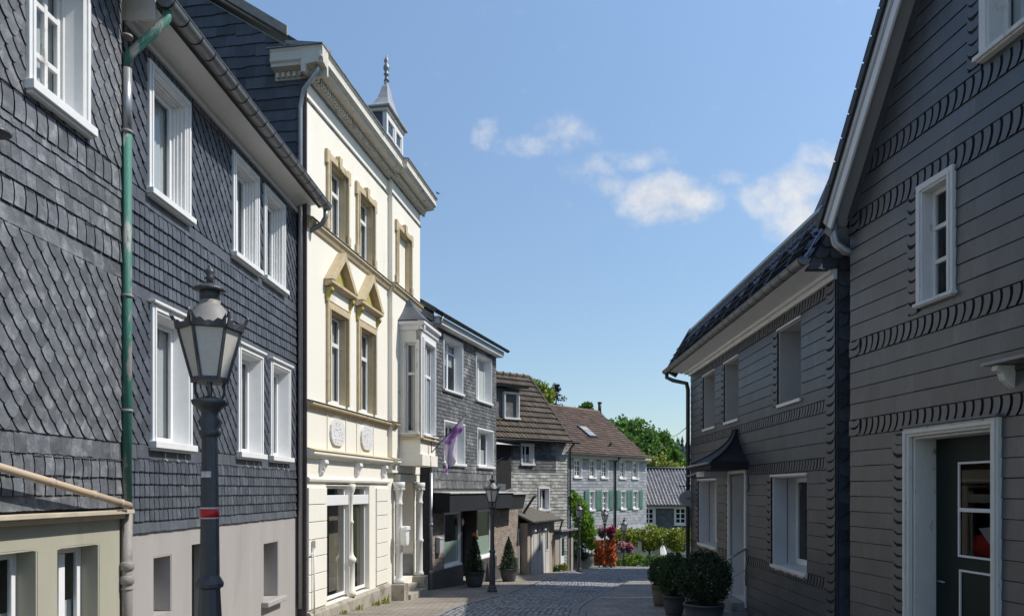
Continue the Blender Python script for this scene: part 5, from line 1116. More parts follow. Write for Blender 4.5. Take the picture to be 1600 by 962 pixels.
# unseen houses added only to shade the street (behind the glazed roof)
def shade_caster(x,y0,y1,ze,xr,zr,label):
    g=gz(x,(y0+y1)/2)
    F=Fr((x,y0,0),(0,1,0),(-1,0,0)); t=thing('shade_caster_house',(x+3,(y0+y1)/2,g),label,'house')
    L=y1-y0; hs=[(L*f-.5,L*f+.5,g+h,g+h+1.4) for f in (.25,.7) for h in (1.2,4.2) if g+h+1.5<ze]
    wall(t,F,[(0,g-.6),(L,g-.6),(L,ze),(0,ze)],[(*r,.15) for r in hs],[m_slate_right,m_int],depth=2*(xr-x))
    for r in hs: window(t,F,r,.1,.08,.05,vb=((.5,.08),),sill=.08)
    for a,b in ((.0,.15),(L-.15,L)):
        q=MB(); q.prof(F,[(-.02,ze-.15),(-(xr-x),zr-.35),(-2*(xr-x)+.02,ze-.15)],a,b); gw=q.build('gable_wall',m_slate_dark,t)
        FG_=Fr(F.p(a if a<.1 else b,0,0),-F.n,(0,-1 if a<.1 else 1,0)); sl=MB(); tiles(sl,FG_,(.1,2*(xr-x)-.1,ze-.1,zr-.4),[],'rect',.5,.3,1.4,.5,wt=.035,hull=[(.1,ze-.1),(2*(xr-x)-.1,ze-.1),(xr-x,zr-.4)]); sl.build('gable_slates',m_slate_dark,gw,recalc=False)
    gable_roof(t,F,-.2,L+.2,.3,ze-.1,-(xr-x),zr,-2*(xr-x)-.3,ze-.1,.15,m_roofdark)
shade_caster(9.6,22.3,28.0,6.2,14.5,18.0,'tall slate house added behind the glossy roofed house to shade the street')
shade_caster(11.6,31.0,38.0,6.0,16.5,15.6,'slate house added further down the right side to shade the street')
shade_caster(12.0,38.6,44.3,4.5,17.2,12.4,'slate house added at the bend to shade the road beyond the other right hand houses')
# ---- oval hanging sign on the far corner
c=F2.p(L2+.02,F2.z(1078,778),.03); X=Fr(c,n2,-e2); q=MB(); n=24
q.ext(X,[(.30*math.cos(2*math.pi*i/n),.22*math.sin(2*math.pi*i/n)) for i in range(n)],-.02,.02,0)
q.tube([X.p(-.2,.34,0),X.p(.30,.34,0)],.014,6,1); 
for s_ in (-.15,.15): q.tube([X.p(s_,.34,0),X.p(s_,.19,0)],.007,6,1)
q.tube([X.p(.30,.34,0),X.p(.22,.28,0),X.p(.12,.34,0)],.008,6,1)
pts=[X.p(-.12+.012*i,.02*math.sin(i*1.4)+.01*math.sin(i*2.9),.024) for i in range(21)]; q.tube(pts,.008,5,1)
tag(q.build('hanging_sign',[M('pale grey enamel',(.33,.35,.37),(.28,.3,.32),3,.5),m_black],None,origin=c),'pale oval sign on an iron bracket at the far corner of the dark slate house','sign')
# ================================================================== ground, street
def spline(P,n=12):
    out=[]
    for i in range(len(P)-1):
        p0,p1,p2,p3=[V(P[max(0,min(len(P)-1,j))]) for j in (i-1,i,i+1,i+2)]
        for k in range(n):
            t=k/n; out.append(.5*((2*p1)+(p2-p0)*t+(2*p0-5*p1+4*p2-p3)*t*t+(3*p1-p0-3*p2+p3)*t**3))
    out.append(V(P[-1])); return out
LE=spline([(-1.7,-20),(-1.6,8),(-1.42,17),(0,23.4),(1.65,33),(2.96,39.2),(4.1,42.9),(6.3,45.8),(9.2,47.4),(15,48.8)])
RE=spline([(1.4,-20),(1.5,8),(1.70,17.4),(2.95,23.4),(4.6,30),(6.3,36.2),(7.8,38.6),(10.4,40.6),(13,41.8),(18,43)])
CROWN=lambda t:.10*(1-t)+.02*math.sin(math.pi*t)
q=MB(); xs=[-3000,-400,-80]+[-40+4*i for i in range(41)]+[200,600,3000]; ys=[-400,-60]+[-40+4*i for i in range(52)]+[250,500,1200,4000]
for i in range(len(xs)-1):
    for j in range(len(ys)-1): q.poly([V((x,y,gz(x,y)-.06)) for x,y in ((xs[i],ys[j]),(xs[i+1],ys[j]),(xs[i+1],ys[j+1]),(xs[i],ys[j+1]))])
m_ground=M('meadow ground',(.06,.085,.03),(.10,.11,.05),.3,.95,.3,6)
tag(q.build('ground',m_ground,recalc=False),kind='structure')
rows=list(zip(LE,RE))
q=MB()
for (a,b),(c,d) in zip(rows,rows[1:]):
    for k in range(6):
        t0,t1=k/6,(k+1)/6
        pts=[a.lerp(b,t0),a.lerp(b,t1),c.lerp(d,t1),c.lerp(d,t0)]; hh=[CROWN(t0),CROWN(t1),CROWN(t1),CROWN(t0)]
        q.poly([V((p.x,p.y,gz(p.x,p.y)+h-.02)) for p,h in zip(pts,hh)])
tag(q.build('road_bed',m_joint,recalc=False),kind='structure')
# cobbles, row by row
q=MB(); acc=0; prev=None
dens=[]
for (a,b),(c,d) in zip(rows,rows[1:]):
    ln=((a+b)*.5-(c+d)*.5).length; n=max(1,int(ln/.03))
    for k in range(n): dens.append((a.lerp(c,k/n),b.lerp(d,k/n)))
last=None
for a,b in dens:
    mid=(a+b)*.5
    if mid.y<13: last=mid; continue
    if last is not None and (mid-last).length<.125: continue
    last=mid; w=(b-a).length; n=int(w/.135); ax=(b-a).normalized(); ay=V((-ax.y,ax.x))
    off=RND.uniform(-.4,.4)
    for i in range(n):
        t=(i+.5+off*.5)/n
        if not 0<t<1: continue
        p=a.lerp(b,t); hx=.058*RND.uniform(.85,1.08); hy=.054*RND.uniform(.85,1.1); z=gz(p.x,p.y)+CROWN(t)+RND.uniform(-.006,.006); tl=RND.uniform(-.006,.006)
        top=[]; bot=[]
        for sx,sy in ((-1,-1),(1,-1),(1,1),(-1,1)):
            o=ax*(sx*hx)+ay*(sy*hy); g=gz(0,o.y)-gz(0,0)
            bot.append(V((p.x+o.x,p.y+o.y,z+g-.035))); o2=o*.72; top.append(V((p.x+o2.x,p.y+o2.y,z+(gz(0,o2.y)-gz(0,0))+.004+tl*sx)))
        mid_=[V(((t_.x*.3+b_.x*.7),(t_.y*.3+b_.y*.7),t_.z-.010)) for t_,b_ in zip(top,bot)]
        q.faces(top+mid_+bot,[(0,1,2,3)]+[(j,(j+1)%4,4+(j+1)%4,4+j) for j in range(4)]+[(4+j,4+(j+1)%4,8+(j+1)%4,8+j) for j in range(4)])
tag(q.build('road',m_cobble,recalc=False),kind='structure')
for nm,E,dx,mt in (('pavement',LE,-9,m_pave),('sidewalk',RE,9,m_pave2)):
    q=MB()
    for p,r in zip(E,E[1:]):
        k=4
        for i in range(k):
            x0,x1=dx*i/k,dx*(i+1)/k
            q.poly([V((x,y,gz(x,y)+PAVE)) for x,y in ((p.x+x0,p.y),(p.x+x1,p.y),(r.x+x1,r.y),(r.x+x0,r.y))])
    tag(q.build(nm,mt,recalc=False),kind='structure')
q=MB(); F0=None; s=0
for p,r in zip(RE,RE[1:]):
    d=(r-p); n=max(1,int(d.length/.8)); nn=V((d.y,-d.x)).normalized()
    for k in range(n):
        a=p.lerp(r,k/n+.006); b=p.lerp(r,(k+1)/n-.006)
        pts=[]
        for c in (a,b):
            for o in (-.02,.12):
                for h in (-.1,PAVE+.004): pts.append(V((c.x+nn.x*o,c.y+nn.y*o,gz(c.x,c.y)+h)))
        q.faces(pts,[(0,1,3,2),(4,6,7,5),(0,4,5,1),(2,3,7,6),(1,5,7,3)])
        for j in (1,2):                                    # flat gutter stones in front of the kerb
            pts=[]
            for c in (a,b):
                for o in (-.02-.16*j+.008,-.02-.16*(j-1)-.008): pts.append(V((c.x+nn.x*o,c.y+nn.y*o,gz(c.x,c.y)+.012+.004*j+.02)))
            q.faces(pts,[(0,1,3,2)])
tag(q.build('kerb',M('granite kerb',(.17,.165,.155),(.23,.22,.21),4,.7,.2,50,.12),bevel=0,recalc=False),kind='structure')
q=MB()
for p,r in zip(LE,LE[1:]):
    d=(r-p); n=max(1,int(d.length/.3)); nn=V((-d.y,d.x)).normalized()
    for k in range(n):
        a=p.lerp(r,k/n+.02); b=p.lerp(r,(k+1)/n-.02); pts=[]
        for c in (a,b):
            for o in (-.02,.13): pts.append(V((c.x+nn.x*o,c.y+nn.y*o,gz(c.x,c.y)+PAVE+.005)))
        q.faces(pts,[(0,1,3,2)])
tag(q.build('edge_stones',M('edge stones',(.22,.21,.20),(.29,.275,.26),4,.7,.2,50,.15),recalc=False),kind='structure')

# ================================================================== street lamps
def make_lamp(x,y,label):
    g=gz(x,y)+PAVE; t=thing('street_lamp',(x,y,g),label,'street lamp','old style street lamps along the street'); c=V((x,y,g)); rot=R(20)
    q=MB()
    q.lathe([(.150,0),(.150,.08),(.13,.10),(.125,.16),(.092,.22),(.086,.72),(.096,.80),(.092,.90),(.080,1.12),(.076,1.20),(.100,1.215),(.102,1.24),(.085,1.27),(.068,1.30)],c,10,sm=False)
    q.lathe([(.067,1.30),(.060,1.9),(.053,2.32)],c,12,flute=.05,sm=False)
    q.lathe([(.060,2.32),(.075,2.335),(.075,2.36),(.058,2.375),(.085,2.43),(.060,2.47),(.058,2.50),(.085,2.53),(.125,2.56),(.130,2.585),(.06,2.61),(.03,2.62)],c,18,flute=.05)
    q.build('post',m_iron,t)
    q=MB()
    for k in range(4):
        a=2*math.pi*k/4+rot; d=V((math.cos(a),math.sin(a),0))
        q.tube([c+d*.05+V((0,0,2.60)),c+d*.085+V((0,0,2.60)),c+d*.10+V((0,0,2.64)),c+d*.10+V((0,0,2.73))],.011,6)
    q.tube([c+V((0,0,2.6)),c+V((0,0,2.74))],.018,8); q.build('cradle',m_iron,t)
    n=6; zb,zt=2.745,3.115; rb,rt=.122,.218
    P=lambda r,z,k:c+V((r*math.cos(2*math.pi*k/n+rot),r*math.sin(2*math.pi*k/n+rot),z))
    q=MB()
    for k in range(n):
        q.tube([P(rb,zb,k),P(rt,zt,k)],.014,4); q.tube([P(rb,zb,k),P(rb,zb,k+1)],.014,4); q.tube([P(rt,zt,k),P(rt,zt,k+1)],.017,4)
        # toothed cresting between the corners
        m=8; a,b=P(rt+.012,zt,k),P(rt+.012,zt,k+1); up=[.085,.035,.045,.02,.03,.02,.045,.035,.085]
        o=(a+b)*.5-c; o.z=0; o.normalize()
        top=[a.lerp(b,i/m)+V((0,0,up[i]))+o*(.02*abs(i-4)/4) for i in range(m+1)]; bot=[a.lerp(b,i/m)-V((0,0,.012)) for i in range(m+1)]
        off=o*.008
        for i in range(m):
            q.faces([bot[i],bot[i+1],top[i+1],top[i],bot[i]+off,bot[i+1]+off,top[i+1]+off,top[i]+off],[(0,1,2,3),(4,7,6,5),(3,2,6,7),(0,4,5,1)])
        q.tube([P(rt+.03,zt+.05,k),P(rt+.05,zt+.09,k),P(rt+.045,zt+.11,k)],[.012,.009,.004],5)
    q.lathe([(rb+.01,zb-.03),(rb+.012,zb),(.02,zb+.005)],c,6,sm=False,rot=rot); q.build('lantern_frame',m_iron,t)
    q=MB()
    for k in range(n): q.poly([P(rb-.002,zb+.01,k),P(rb-.002,zb+.01,k+1),P(rt-.004,zt-.01,k+1),P(rt-.004,zt-.01,k)])
    q.build('lantern_pane',m_lampglass,t,recalc=False)
    q=MB(); q.lathe([(rt-.01,zt+.0),(rt-.03,zt+.03),(.150,zt+.085),(.118,zt+.14),(.088,zt+.175),(.074,zt+.185),(.074,zt+.21),(.06,zt+.21)],c,18); q.build('lamp_roof',m_lampdome,t)
    q=MB(); q.lathe([(.072,zt+.20),(.072,zt+.29),(.06,zt+.295)],c,16); q.lathe([(.112,zt+.283),(.108,zt+.30),(.07,zt+.32),(.035,zt+.335)],c,24,flute=.06); q.lathe([(.035,zt+.33),(.022,zt+.36),(.04,zt+.375),(.02,zt+.39),(.036,zt+.415),(.03,zt+.44),(.008,zt+.455),(.012,zt+.465),(.0,zt+.475)],c,12); q.build('finial',m_iron,t)
    return t
lampA=make_lamp(-2.235,5.68,'nearest and largest street lamp, with a red band round its post')
lampB=copy_tree(lampA,None,None,'black street lamp beside the potted cypress in front of the slate shop house'); lampC=copy_tree(lampA,None,None,'black street lamp in front of the bright green ivy')
lampD=copy_tree(lampA,None,None,'pale lantern rising above the pink and orange flower columns')
for l,(x,y) in ((lampB,(-.60,23.4)),(lampC,(3.40,38.9)),(lampD,(5.55,45.9))): l.location=(x,y,gz(x,y)+PAVE)
lampE=copy_tree(lampA,None,None,'small pale street lamp with a flower basket beside the clipped hedges'); lampE.location=(6.95,47.6,gz(6.95,47.6)+PAVE-.55)
c=V(lampA.location); q=MB(); q.lathe([(.0675,1.722),(.0675,1.79)],c,18); q.build('red_band',m_red,lampA)
q=MB(); q.lathe([(.066,1.715),(.0685,1.718),(.0685,1.724),(.066,1.727)],c,18); q.lathe([(.066,1.787),(.0685,1.79),(.0685,1.797),(.066,1.80)],c,18); q.build('band_edge',m_sticker,lampA)
q=MB(); q.faces([c+V((.0635*math.cos(R(a)),.0635*math.sin(R(a)),z)) for a in (-140,-120,-100,-80,-60) for z in (2.02,2.065)],[(2*i,2*i+2,2*i+3,2*i+1) for i in range(4)]); q.build('sticker',m_sticker,lampA,recalc=False)

# ================================================================== planters
def bush_pot(x,y,r,h,pr,ph,leafm,potm,label,cat,n,size,shape='ball',flowers=None,rim=True):
    g=gz(x,y)+PAVE; t=thing('planter',(x,y,g),label,cat); c=V((x,y,g))
    q=MB(); q.lathe([(pr*.70,0),(pr*.82,ph*.25),(pr*.95,ph*.65),(pr,ph-.03),(pr*1.04,ph-.03),(pr*1.04,ph),(pr*.92,ph),(pr*.9,ph-.05)],c,28); q.build('pot',potm,t)
    q=MB(); q.lathe([(pr*.91,ph-.045),(.01,ph-.03)],c,20); q.build('soil',m_soil,t)
    q=MB()
    if shape=='ball':
        for i in range(int(n*1.7)):
            dv=V((RND.gauss(0,1),RND.gauss(0,1),RND.gauss(0,1))).normalized(); a=math.atan2(dv.y,dv.x)
            k=RND.uniform(.72,1.02)*(1+.05*math.sin(3*a+4*dv.z)+.035*math.sin(7*a-5*dv.z)); 
            if RND.random()<.05: k*=1.09
            leaf(q,c+V((dv.x*r*k,dv.y*r*k,ph-.03+h*.5+dv.z*h*.5*k)),size*.85*RND.uniform(.6,1.25),RND,0,.6,dv)
    else:
        for i in range(n):
            v=RND.random()**1.25; rr=r*(1-v)**.75*(1+.14*math.sin(v*17+i%7)); a=RND.uniform(0,6.283); k=RND.uniform(.72,1.05)
            p=c+V((rr*k*math.cos(a),rr*k*math.sin(a),ph-.04+h*v+RND.gauss(0,.015))); leaf(q,p,size*RND.uniform(.6,1.3),RND,0,.5,V((math.cos(a),math.sin(a),.5)))
        for i in range(n//4):
            v=RND.random(); rr=r*(1-v)**.8*.6*RND.random(); a=RND.uniform(0,6.283); leaf(q,c+V((rr*math.cos(a),rr*math.sin(a),ph+h*v)),size*1.3,RND)
    f=q.build('foliage',leafm,t,recalc=False)
    q=MB(); q.tube([c+V((0,0,ph-.05)),c+V((0,0,ph+h*.6))],.02,6); q.build('stem',m_bark,t)
    if flowers:
        q=MB(); leaves(q,c+V((.02,0,ph+h*.93)),(r*.35,r*.35,.10),60,size*1.2,8); q.build('young_shoots',m_leafyel,t,recalc=False)
        q=MB(); leaves(q,c+V((.0,0,ph+h*1.0)),(.10,.10,.06),40,.07,5); q.build('flowers',flowers,t,recalc=False)
    return t
bush_pot(-1.27,26.0,.34,1.25,.33,.52,m_box,m_pot,'potted cone shaped evergreen with red flowers on top at the shop door','planter',3000,.06,'cone',m_orange)
bush_pot(-.13,29.6,.36,1.22,.33,.50,m_box,m_pot,'potted cone shaped evergreen without flowers in front of the pale brick annex','planter',3000,.06,'cone')
bush_pot(3.58,18.4,.33,.66,.235,.50,m_leafdark,m_potbrown,'smallest leafy bush in a tapered grey brown pot','planter',1500,.07)
bush_pot(3.40,16.1,.36,.92,.235,.42,m_leafdark,m_pot,'tall loose leafy bush in a grey round pot, between the two other pots','planter',2200,.075)
bush_pot(3.50,14.0,.50,.98,.36,.42,m_box,m_pot,'largest round dark bush in a wide anthracite pot beside the handrail','planter',4200,.065)

# ================================================================== trees and flowers at the end of the street
def tree(x,y,label,blobs,th,leafm,n,size,cat='tree',tr=.14,name='tree',group=None,asp=.7):
    g=gz(x,y); t=thing(name,(x,y,g),label,cat,group); c=V((x,y,g))
    q=MB(); q.tube([c-V((0,0,.2)),c+V((.05,0,th*.5)),c+V((-.03,.05,th))],[tr*1.3,tr,tr*.7],8)
    for (bx,by,bz,*r) in blobs: q.tube([c+V((0,0,th*.8)),c+V((bx*.5,by*.5,(th*.8+bz)*.5+.1)),c+V((bx,by,bz))],[tr*.6,tr*.4,tr*.15],6)
    q.build('trunk',m_bark,t)
    q=MB(); tot=sum(b[3]*b[4] for b in blobs)
    for (bx,by,bz,rx,rz) in blobs: leaves(q,c+V((bx,by,bz)),(rx,rx,rz),int(n*rx*rz/tot),size,26,.26,asp=asp)
    q.build('crown',leafm,t,recalc=False); return t
G85=gz(0,85)
def blob(X,Y,d,rx,rz,x,y): xx=(X-800)/1200*d; zz=(765-Y)/1200*d; return (xx-x,d-y,zz-gz(x,y),rx,rz)
x,y=13.2,86
tree(x,y,'big dark green broadleaf tree rising behind the red roofed house',[blob(965,678,85,2.2,1.9,x,y),blob(985,672,86,2.4,1.8,x,y),blob(1005,690,85,2.4,2.0,x,y),blob(975,700,84,2.6,2.4,x,y),blob(950,700,88,2.5,3,x,y),blob(1010,715,84,2.2,1.8,x,y)],7,m_leaf,9000,.42,tr=.3)
x,y=18.0,88
tree(x,y,'round broadleaf tree right of the big tree, just above the pantiled roof',[blob(1030,692,88,1.9,1.5,x,y),blob(1043,702,88,1.8,1.6,x,y),blob(1020,712,87,2.0,1.6,x,y),blob(1055,722,89,1.4,1.2,x,y)],6,m_leaf,5500,.4,tr=.25)
x,y=15.0,78
tree(x,y,'lighter bushy tree in front of the taller trees above the pantiled roof',[blob(1000,725,78,2.0,1.3,x,y),blob(1025,728,78,1.9,1.2,x,y),blob(1052,735,78,1.5,1.0,x,y),blob(975,735,78,1.8,1.3,x,y),blob(1068,740,79,1.2,.8,x,y)],4.5,m_leafyel,5500,.34,tr=.2)
x,y=2.7,80
tree(x,y,'yellow green tree top peeping over the brown roof',[blob(840,612,80,1.3,1.5,x,y),blob(832,598,80,.8,.8,x,y),blob(850,625,80,1.3,1.2,x,y),blob(858,612,81,.7,.7,x,y)],12,m_leafyel,2000,.32,tr=.25)
x,y=7.8,84
tree(x,y,'small dark tree top just above the red brown ridge',[blob(916,638,84,1.0,.7,x,y),blob(899,641,84,.7,.35,x,y)],10,m_leaf,900,.35,tr=.25)
x,y=4.7,82; g=gz(x,y); t=thing('conifer',(x,y,g),'ragged dark conifer top over the brown roof','tree'); c=V((x,y,g)); top=(765-598)/1200*82-g
q=MB(); q.tube([c,c+V((0,0,top))],[.3,.04],8); q.build('trunk',m_bark,t)
q=MB()
for i in range(95):
    h=top-RND.random()**.9*7.0; l=.25+(top-h)*.42*RND.uniform(.6,1.15); a=RND.uniform(0,6.28); d=V((math.cos(a),math.sin(a),RND.uniform(-.25,.25)))
    for k in range(26): p=c+V((0,0,h))+d*l*RND.random()+V((RND.gauss(0,.09),RND.gauss(0,.09),RND.gauss(0,.10))); leaf(q,p,.30*RND.uniform(.5,1.2),RND,0,.5)
q.build('crown',m_conifer,t,recalc=False)
# clipped lollipop trees
def lolly(X,Y,d,rx,rz,label,n=2600):
    x=(X-800)/1200*d; y=d; return tree(x,y,label,[blob(X,Y,d,rx,rz,x,y),blob(X-8,Y+6,d-.2,rx*.75,rz*.7,x,y),blob(X+9,Y+5,d,rx*.7,rz*.7,x,y)],1.6,m_leafyel,n,.17,cat='tree',tr=.07,name='clipped_tree',group='clipped small trees at the end of the street')
lolly(1014,839,50.5,1.15,.95,'rounded dark hearted clipped tree nearest the closed white parasol')
lolly(1060,841,50.0,1.15,.95,'clipped tree partly hidden by the corner drainpipe of the dark slate house')
lolly(985,836,53,.95,.75,'clipped tree standing behind the pink flower basket'); lolly(962,838,54,.85,.7,'clipped tree directly right of the crimson flowers'); lolly(1037,838,55,.85,.7,'clipped tree set back in the gap between two nearer clipped trees')
# hedges
for i,(X,Y,d,rx,rz,lb) in enumerate(((990,875,47.6,.75,.54,'clipped bright green hedge behind the thin lamp pole'),(1024,877,47.2,.8,.46,'low clipped hedge next to the three pots'),(968,881,48.6,.35,.35,'small dark hedge beside the orange flower column'))):
    x=(X-800)/1200*d; g=gz(x,d); z=(765-Y)/1200*d; t=thing('hedge',(x,d,g),lb,'hedge'); q=MB(); leaves(q,V((x,d,z)),(rx,.5,rz),1500,.12,50,.2,shell=.9,flatb=g+.03); q.build('foliage',m_leafbright if i==0 else m_leaf,t,recalc=False)
    q=MB(); q.tube([V((x,d,g)),V((x,d,z))],.05,6); q.build('stem',m_bark,t)
# ivy
x,y=3.95,43.8; g=gz(x,y); t=thing('ivy_bush',(x,y,g),'tall bright green climbing bush beside the patchy slate house','bush')
q=MB(); 
for X,Y,rx,rz,n in ((900,795,.72,.95,1200),(912,812,.8,.95,1300),(907,842,.8,1.0,1300),(920,832,.6,.9,1000),(895,778,.4,.5,400),(925,850,.35,.5,300)): leaves(q,V(((X-800)/1200*y,y,(765-Y)/1200*y)),(rx,.5,rz),n,.17,22,.26)
q.build('foliage',m_leafbright,t,recalc=False)
q=MB(); 
for X,Y,rx,rz,n in ((905,862,.75,.5,700),(893,868,.4,.45,300)): leaves(q,V(((X-800)/1200*y,y-.2,(765-Y)/1200*y)),(rx,.4,rz),n,.15,16,.28)
q.build('lower_foliage',m_leafdark,t,recalc=False); q=MB(); q.tube([V((x,y,g)),V((x-.1,y+.1,g+2.6))],.08,6); q.build('stem',m_bark,t)
# shrubs by the sheds
for X,Y,d,rx,rz,m_,lb in ((858,888,39.0,.55,.30,m_leafdark,'low dark shrub at the foot of the shed'),(893,850,41.6,.32,.45,m_leafdark,'wispy shrub with small flowers beside the lean-to door'),(880,885,39.5,.30,.2,m_leafyel,'low grassy tuft in front of the lean-to')):
    x=(X-800)/1200*d; g=gz(x,d)+PAVE; t=thing('shrub',(x,d,g),lb,'shrub'); q=MB(); leaves(q,V((x,d,(765-Y)/1200*d)),(rx,rx*.7,rz),420,.12,14,.3,flatb=g+.02); q.build('foliage',m_,t,recalc=False); q=MB(); q.tube([V((x,d,g)),V((x,d,(765-Y)/1200*d))],.02,6); q.build('stem',m_bark,t)
# low garden wall
Fw=Fr((3.35,43.3,0),(.86,.5,0),(.5,-.86,0)); g=gz(4,43.5); q=MB(); q.box(Fw,0,1.55,g-.3,g+.85,-.3,0); q.box(Fw,-.05,1.6,g+.85,g+.95,-.34,.05)
tag(q.build('garden_wall',m_plinthstone,None,origin=Fw.p(.8,g,0),bevel=.02),'low stone garden wall under the bright green climbing bush','wall')
# orange and pink flowers
def flower_column(X,d,y0,y1,wpx,mat,label):
    x=(X-800)/1200*d; z1=(765-y0)/1200*d; z0=(765-y1)/1200*d; g=gz(x,d); t=thing('flower_column',(x,d,g),label,'flowers'); r=wpx/2400*d
    q=MB(); q.tube([V((x,d,g)),V((x,d,z1))],.04,6); q.build('post',m_roofdark,t)
    q=MB()
    for i in range(950):
        z=RND.uniform(z0,z1); a=RND.uniform(0,6.28); k=RND.uniform(.6,1.2)*r*(1+.20*math.sin(z*4.1+a*2)+.12*math.sin(z*11)); leaf(q,V((x+k*math.cos(a),d+k*math.sin(a)*.8,z)),.11*RND.uniform(.6,1.3),RND,0,.8,V((math.cos(a),math.sin(a),.3)))
    q.build('flowers',mat,t,recalc=False)
    q=MB()
    for i in range(600):
        z=RND.uniform(z0-.1,z1); a=RND.uniform(0,6.28); k=RND.uniform(.5,1.12)*r; leaf(q,V((x+k*math.cos(a),d+k*math.sin(a)*.8,z)),.12,RND)
    q.build('leaves',m_leafdark,t,recalc=False)
flower_column(954,45.0,842,882,15,m_orange,'tall column of bright orange red flowers beside the thin lamp pole'); flower_column(936,45.4,843,880,16,m_orange,'tall column of orange red flowers closer to the green climbing bush')
def basket(X,Y,d,rx,rz,mat,label):
    x=(X-800)/1200*d; z=(765-Y)/1200*d; t=thing('flower_basket',(x,d,z),label,'flower basket'); q=MB(); q.lathe([(.03,-rz*1.1),(rx*.55,-rz*.6),(rx*.7,-rz*.2),(rx*.6,-rz*.2)],(x,d,z),14); q.build('basket',m_black,t)
    q=MB(); leaves(q,V((x,d,z)),(rx,rx*.8,rz),800,.11,26,.24,asp=.8); q.build('flowers',mat,t,recalc=False)
    q=MB(); leaves(q,V((x,d,z)),(rx*.85,rx*.7,rz*.9),350,.11,14,.26); q.build('leaves',m_leafdark,t,recalc=False)
basket(955,831,44.8,.36,.40,m_magenta,'crimson flower basket above the right orange column'); basket(940,831,45.0,.34,.34,m_palepink,'pale pink flower basket above the left orange column')
basket(972,853,46.6,.34,.36,m_palepink,'pale pink flower basket left of the thin lamp pole'); basket(983,855,46.7,.30,.36,m_pink,'deep pink flower basket right of the thin lamp pole')
# white garden things
g=gz(8.4,50.2); q=MB(); Fg=flat(8.35,50.2,g); q.box(Fg,-.11,.11,0,1.6,-.11,.11); q.box(Fg,-.15,.15,1.6,1.68,-.15,.15); q.box(Fg,-.14,.14,0,.15,-.14,.14)
tag(q.build('gate_post',m_white,None,origin=(8.35,50.2,g),bevel=.01),'white gate post between the hedges and the clipped tree','post')
t=thing('parasol',(9.95,52.0,gz(9.95,52)),'closed white garden parasol behind the clipped tree','parasol'); c=V(t.location)
q=MB(); q.lathe([(.55,.75),(.42,1.2),(.22,1.9),(.06,2.2),(.0,2.25)],c,8,sm=False); q.build('canopy',m_white,t); q=MB(); q.tube([c,c+V((0,0,2.3))],.03,8); q.build('pole',m_bark,t)
g=gz(9.7,49.6); t=thing('flower_trough',(9.55,49.4,g),'terracotta trough with reddish flowers under the clipped tree','planter'); Fg=flat(9.55,49.4,g); q=MB(); q.box(Fg,-.5,.5,.25,.55,-.15,.15); q.box(Fg,-.4,-.3,0,.25,-.1,.1); q.box(Fg,.3,.4,0,.25,-.1,.1); q.build('trough',M('terracotta',(.40,.17,.10),(.33,.14,.09),4,.8),t,bevel=.01)
q=MB(); leaves(q,V((9.55,49.4,g+.62)),(.5,.15,.12),260,.09,16); q.build('flowers',m_orange,t,recalc=False)
g=gz(7.5,51.5); Fg=flat(9.0,54.6,gz(9,54.6)); q=MB(); q.box(Fg,-2.2,6,-.2,1.5,-.1,.1); q.box(Fg,-2.25,6.05,1.5,1.58,-.14,.14)
tag(q.build('garden_wall',m_whiteold,None,origin=(9,54.6,gz(9,54.6)),bevel=.01),'low white wall behind the clipped trees','wall')

# ================================================================== flag, wire, bird
A=FC.p(FC.u(673,ow+.03),FC.z(673,707,ow+.03),ow+.05); tip=V((-1.27,21.05,2.06))
t=thing('flag',A,'purple and white flag on a slanting pole at the oriel of the cream house','flag')
q=MB(); q.tube([A,tip],.014,8); q.lathe([(.001,-.03),(.025,0),(.001,.03)],tip,8); q.build('pole',m_roofdark,t)
q=MB(); hz=V((A.x,A.y,A.z+.45)); hz2=hz+nC*.42; q.tube([hz,hz2],.014,6); q.tube([A,hz],.012,6); q.tube([hz+nC*.03+V((0,0,-.05))]+[hz+nC*(.14+.08*math.cos(a))+V((0,0,-.14+.08*math.sin(a))) for a in [2.4-.6*i for i in range(9)]],.009,6); q.build('bracket',m_roofdark,t)
mf=bpy.data.materials.new('purple and white cloth'); mf.use_nodes=True; N=mf.node_tree.nodes; L=mf.node_tree.links
tc=N.new('ShaderNodeTexCoord'); no=N.new('ShaderNodeTexNoise'); no.inputs['Scale'].default_value=2.6; no.inputs['Detail'].default_value=1.5; cr=N.new('ShaderNodeValToRGB')
cr.color_ramp.interpolation='LINEAR'; cr.color_ramp.elements[0].position=.36; cr.color_ramp.elements[0].color=(.20,.06,.27,1); cr.color_ramp.elements[1].position=.50; cr.color_ramp.elements[1].color=(.62,.54,.66,1); e=cr.color_ramp.elements.new(.43); e.color=(.36,.17,.42,1)
L.new(tc.outputs['Object'],no.inputs['Vector']); L.new(no.outputs['Fac'],cr.inputs[0]); L.new(cr.outputs[0],N['Principled BSDF'].inputs['Base Color']); N['Principled BSDF'].inputs['Roughness'].default_value=.7
q=MB(); nu,nv=22,16; pts=[]
for i in range(nu+1):
    s=i/nu; pt=A.lerp(tip,.34+.66*s)
    ln=.24+.80*math.sin(math.pi*min(1,(1-s)*1.05+.02)*.62)
    for j in range(nv+1):
        v=j/nv; fold=.07*math.sin(s*13+v*1.5)*v+.03*math.sin(s*27+1)*v
        pts.append(pt+V((0,0,-ln*v))+nC*(fold-.22*v*(s-.25))+eC*(.07*math.cos(s*11+v*2)*v))
q.faces(pts,[(i*(nv+1)+j,i*(nv+1)+j+1,(i+1)*(nv+1)+j+1,(i+1)*(nv+1)+j) for i in range(nu) for j in range(nv)],0,True); fo=q.build('cloth',mf,t,recalc=False)
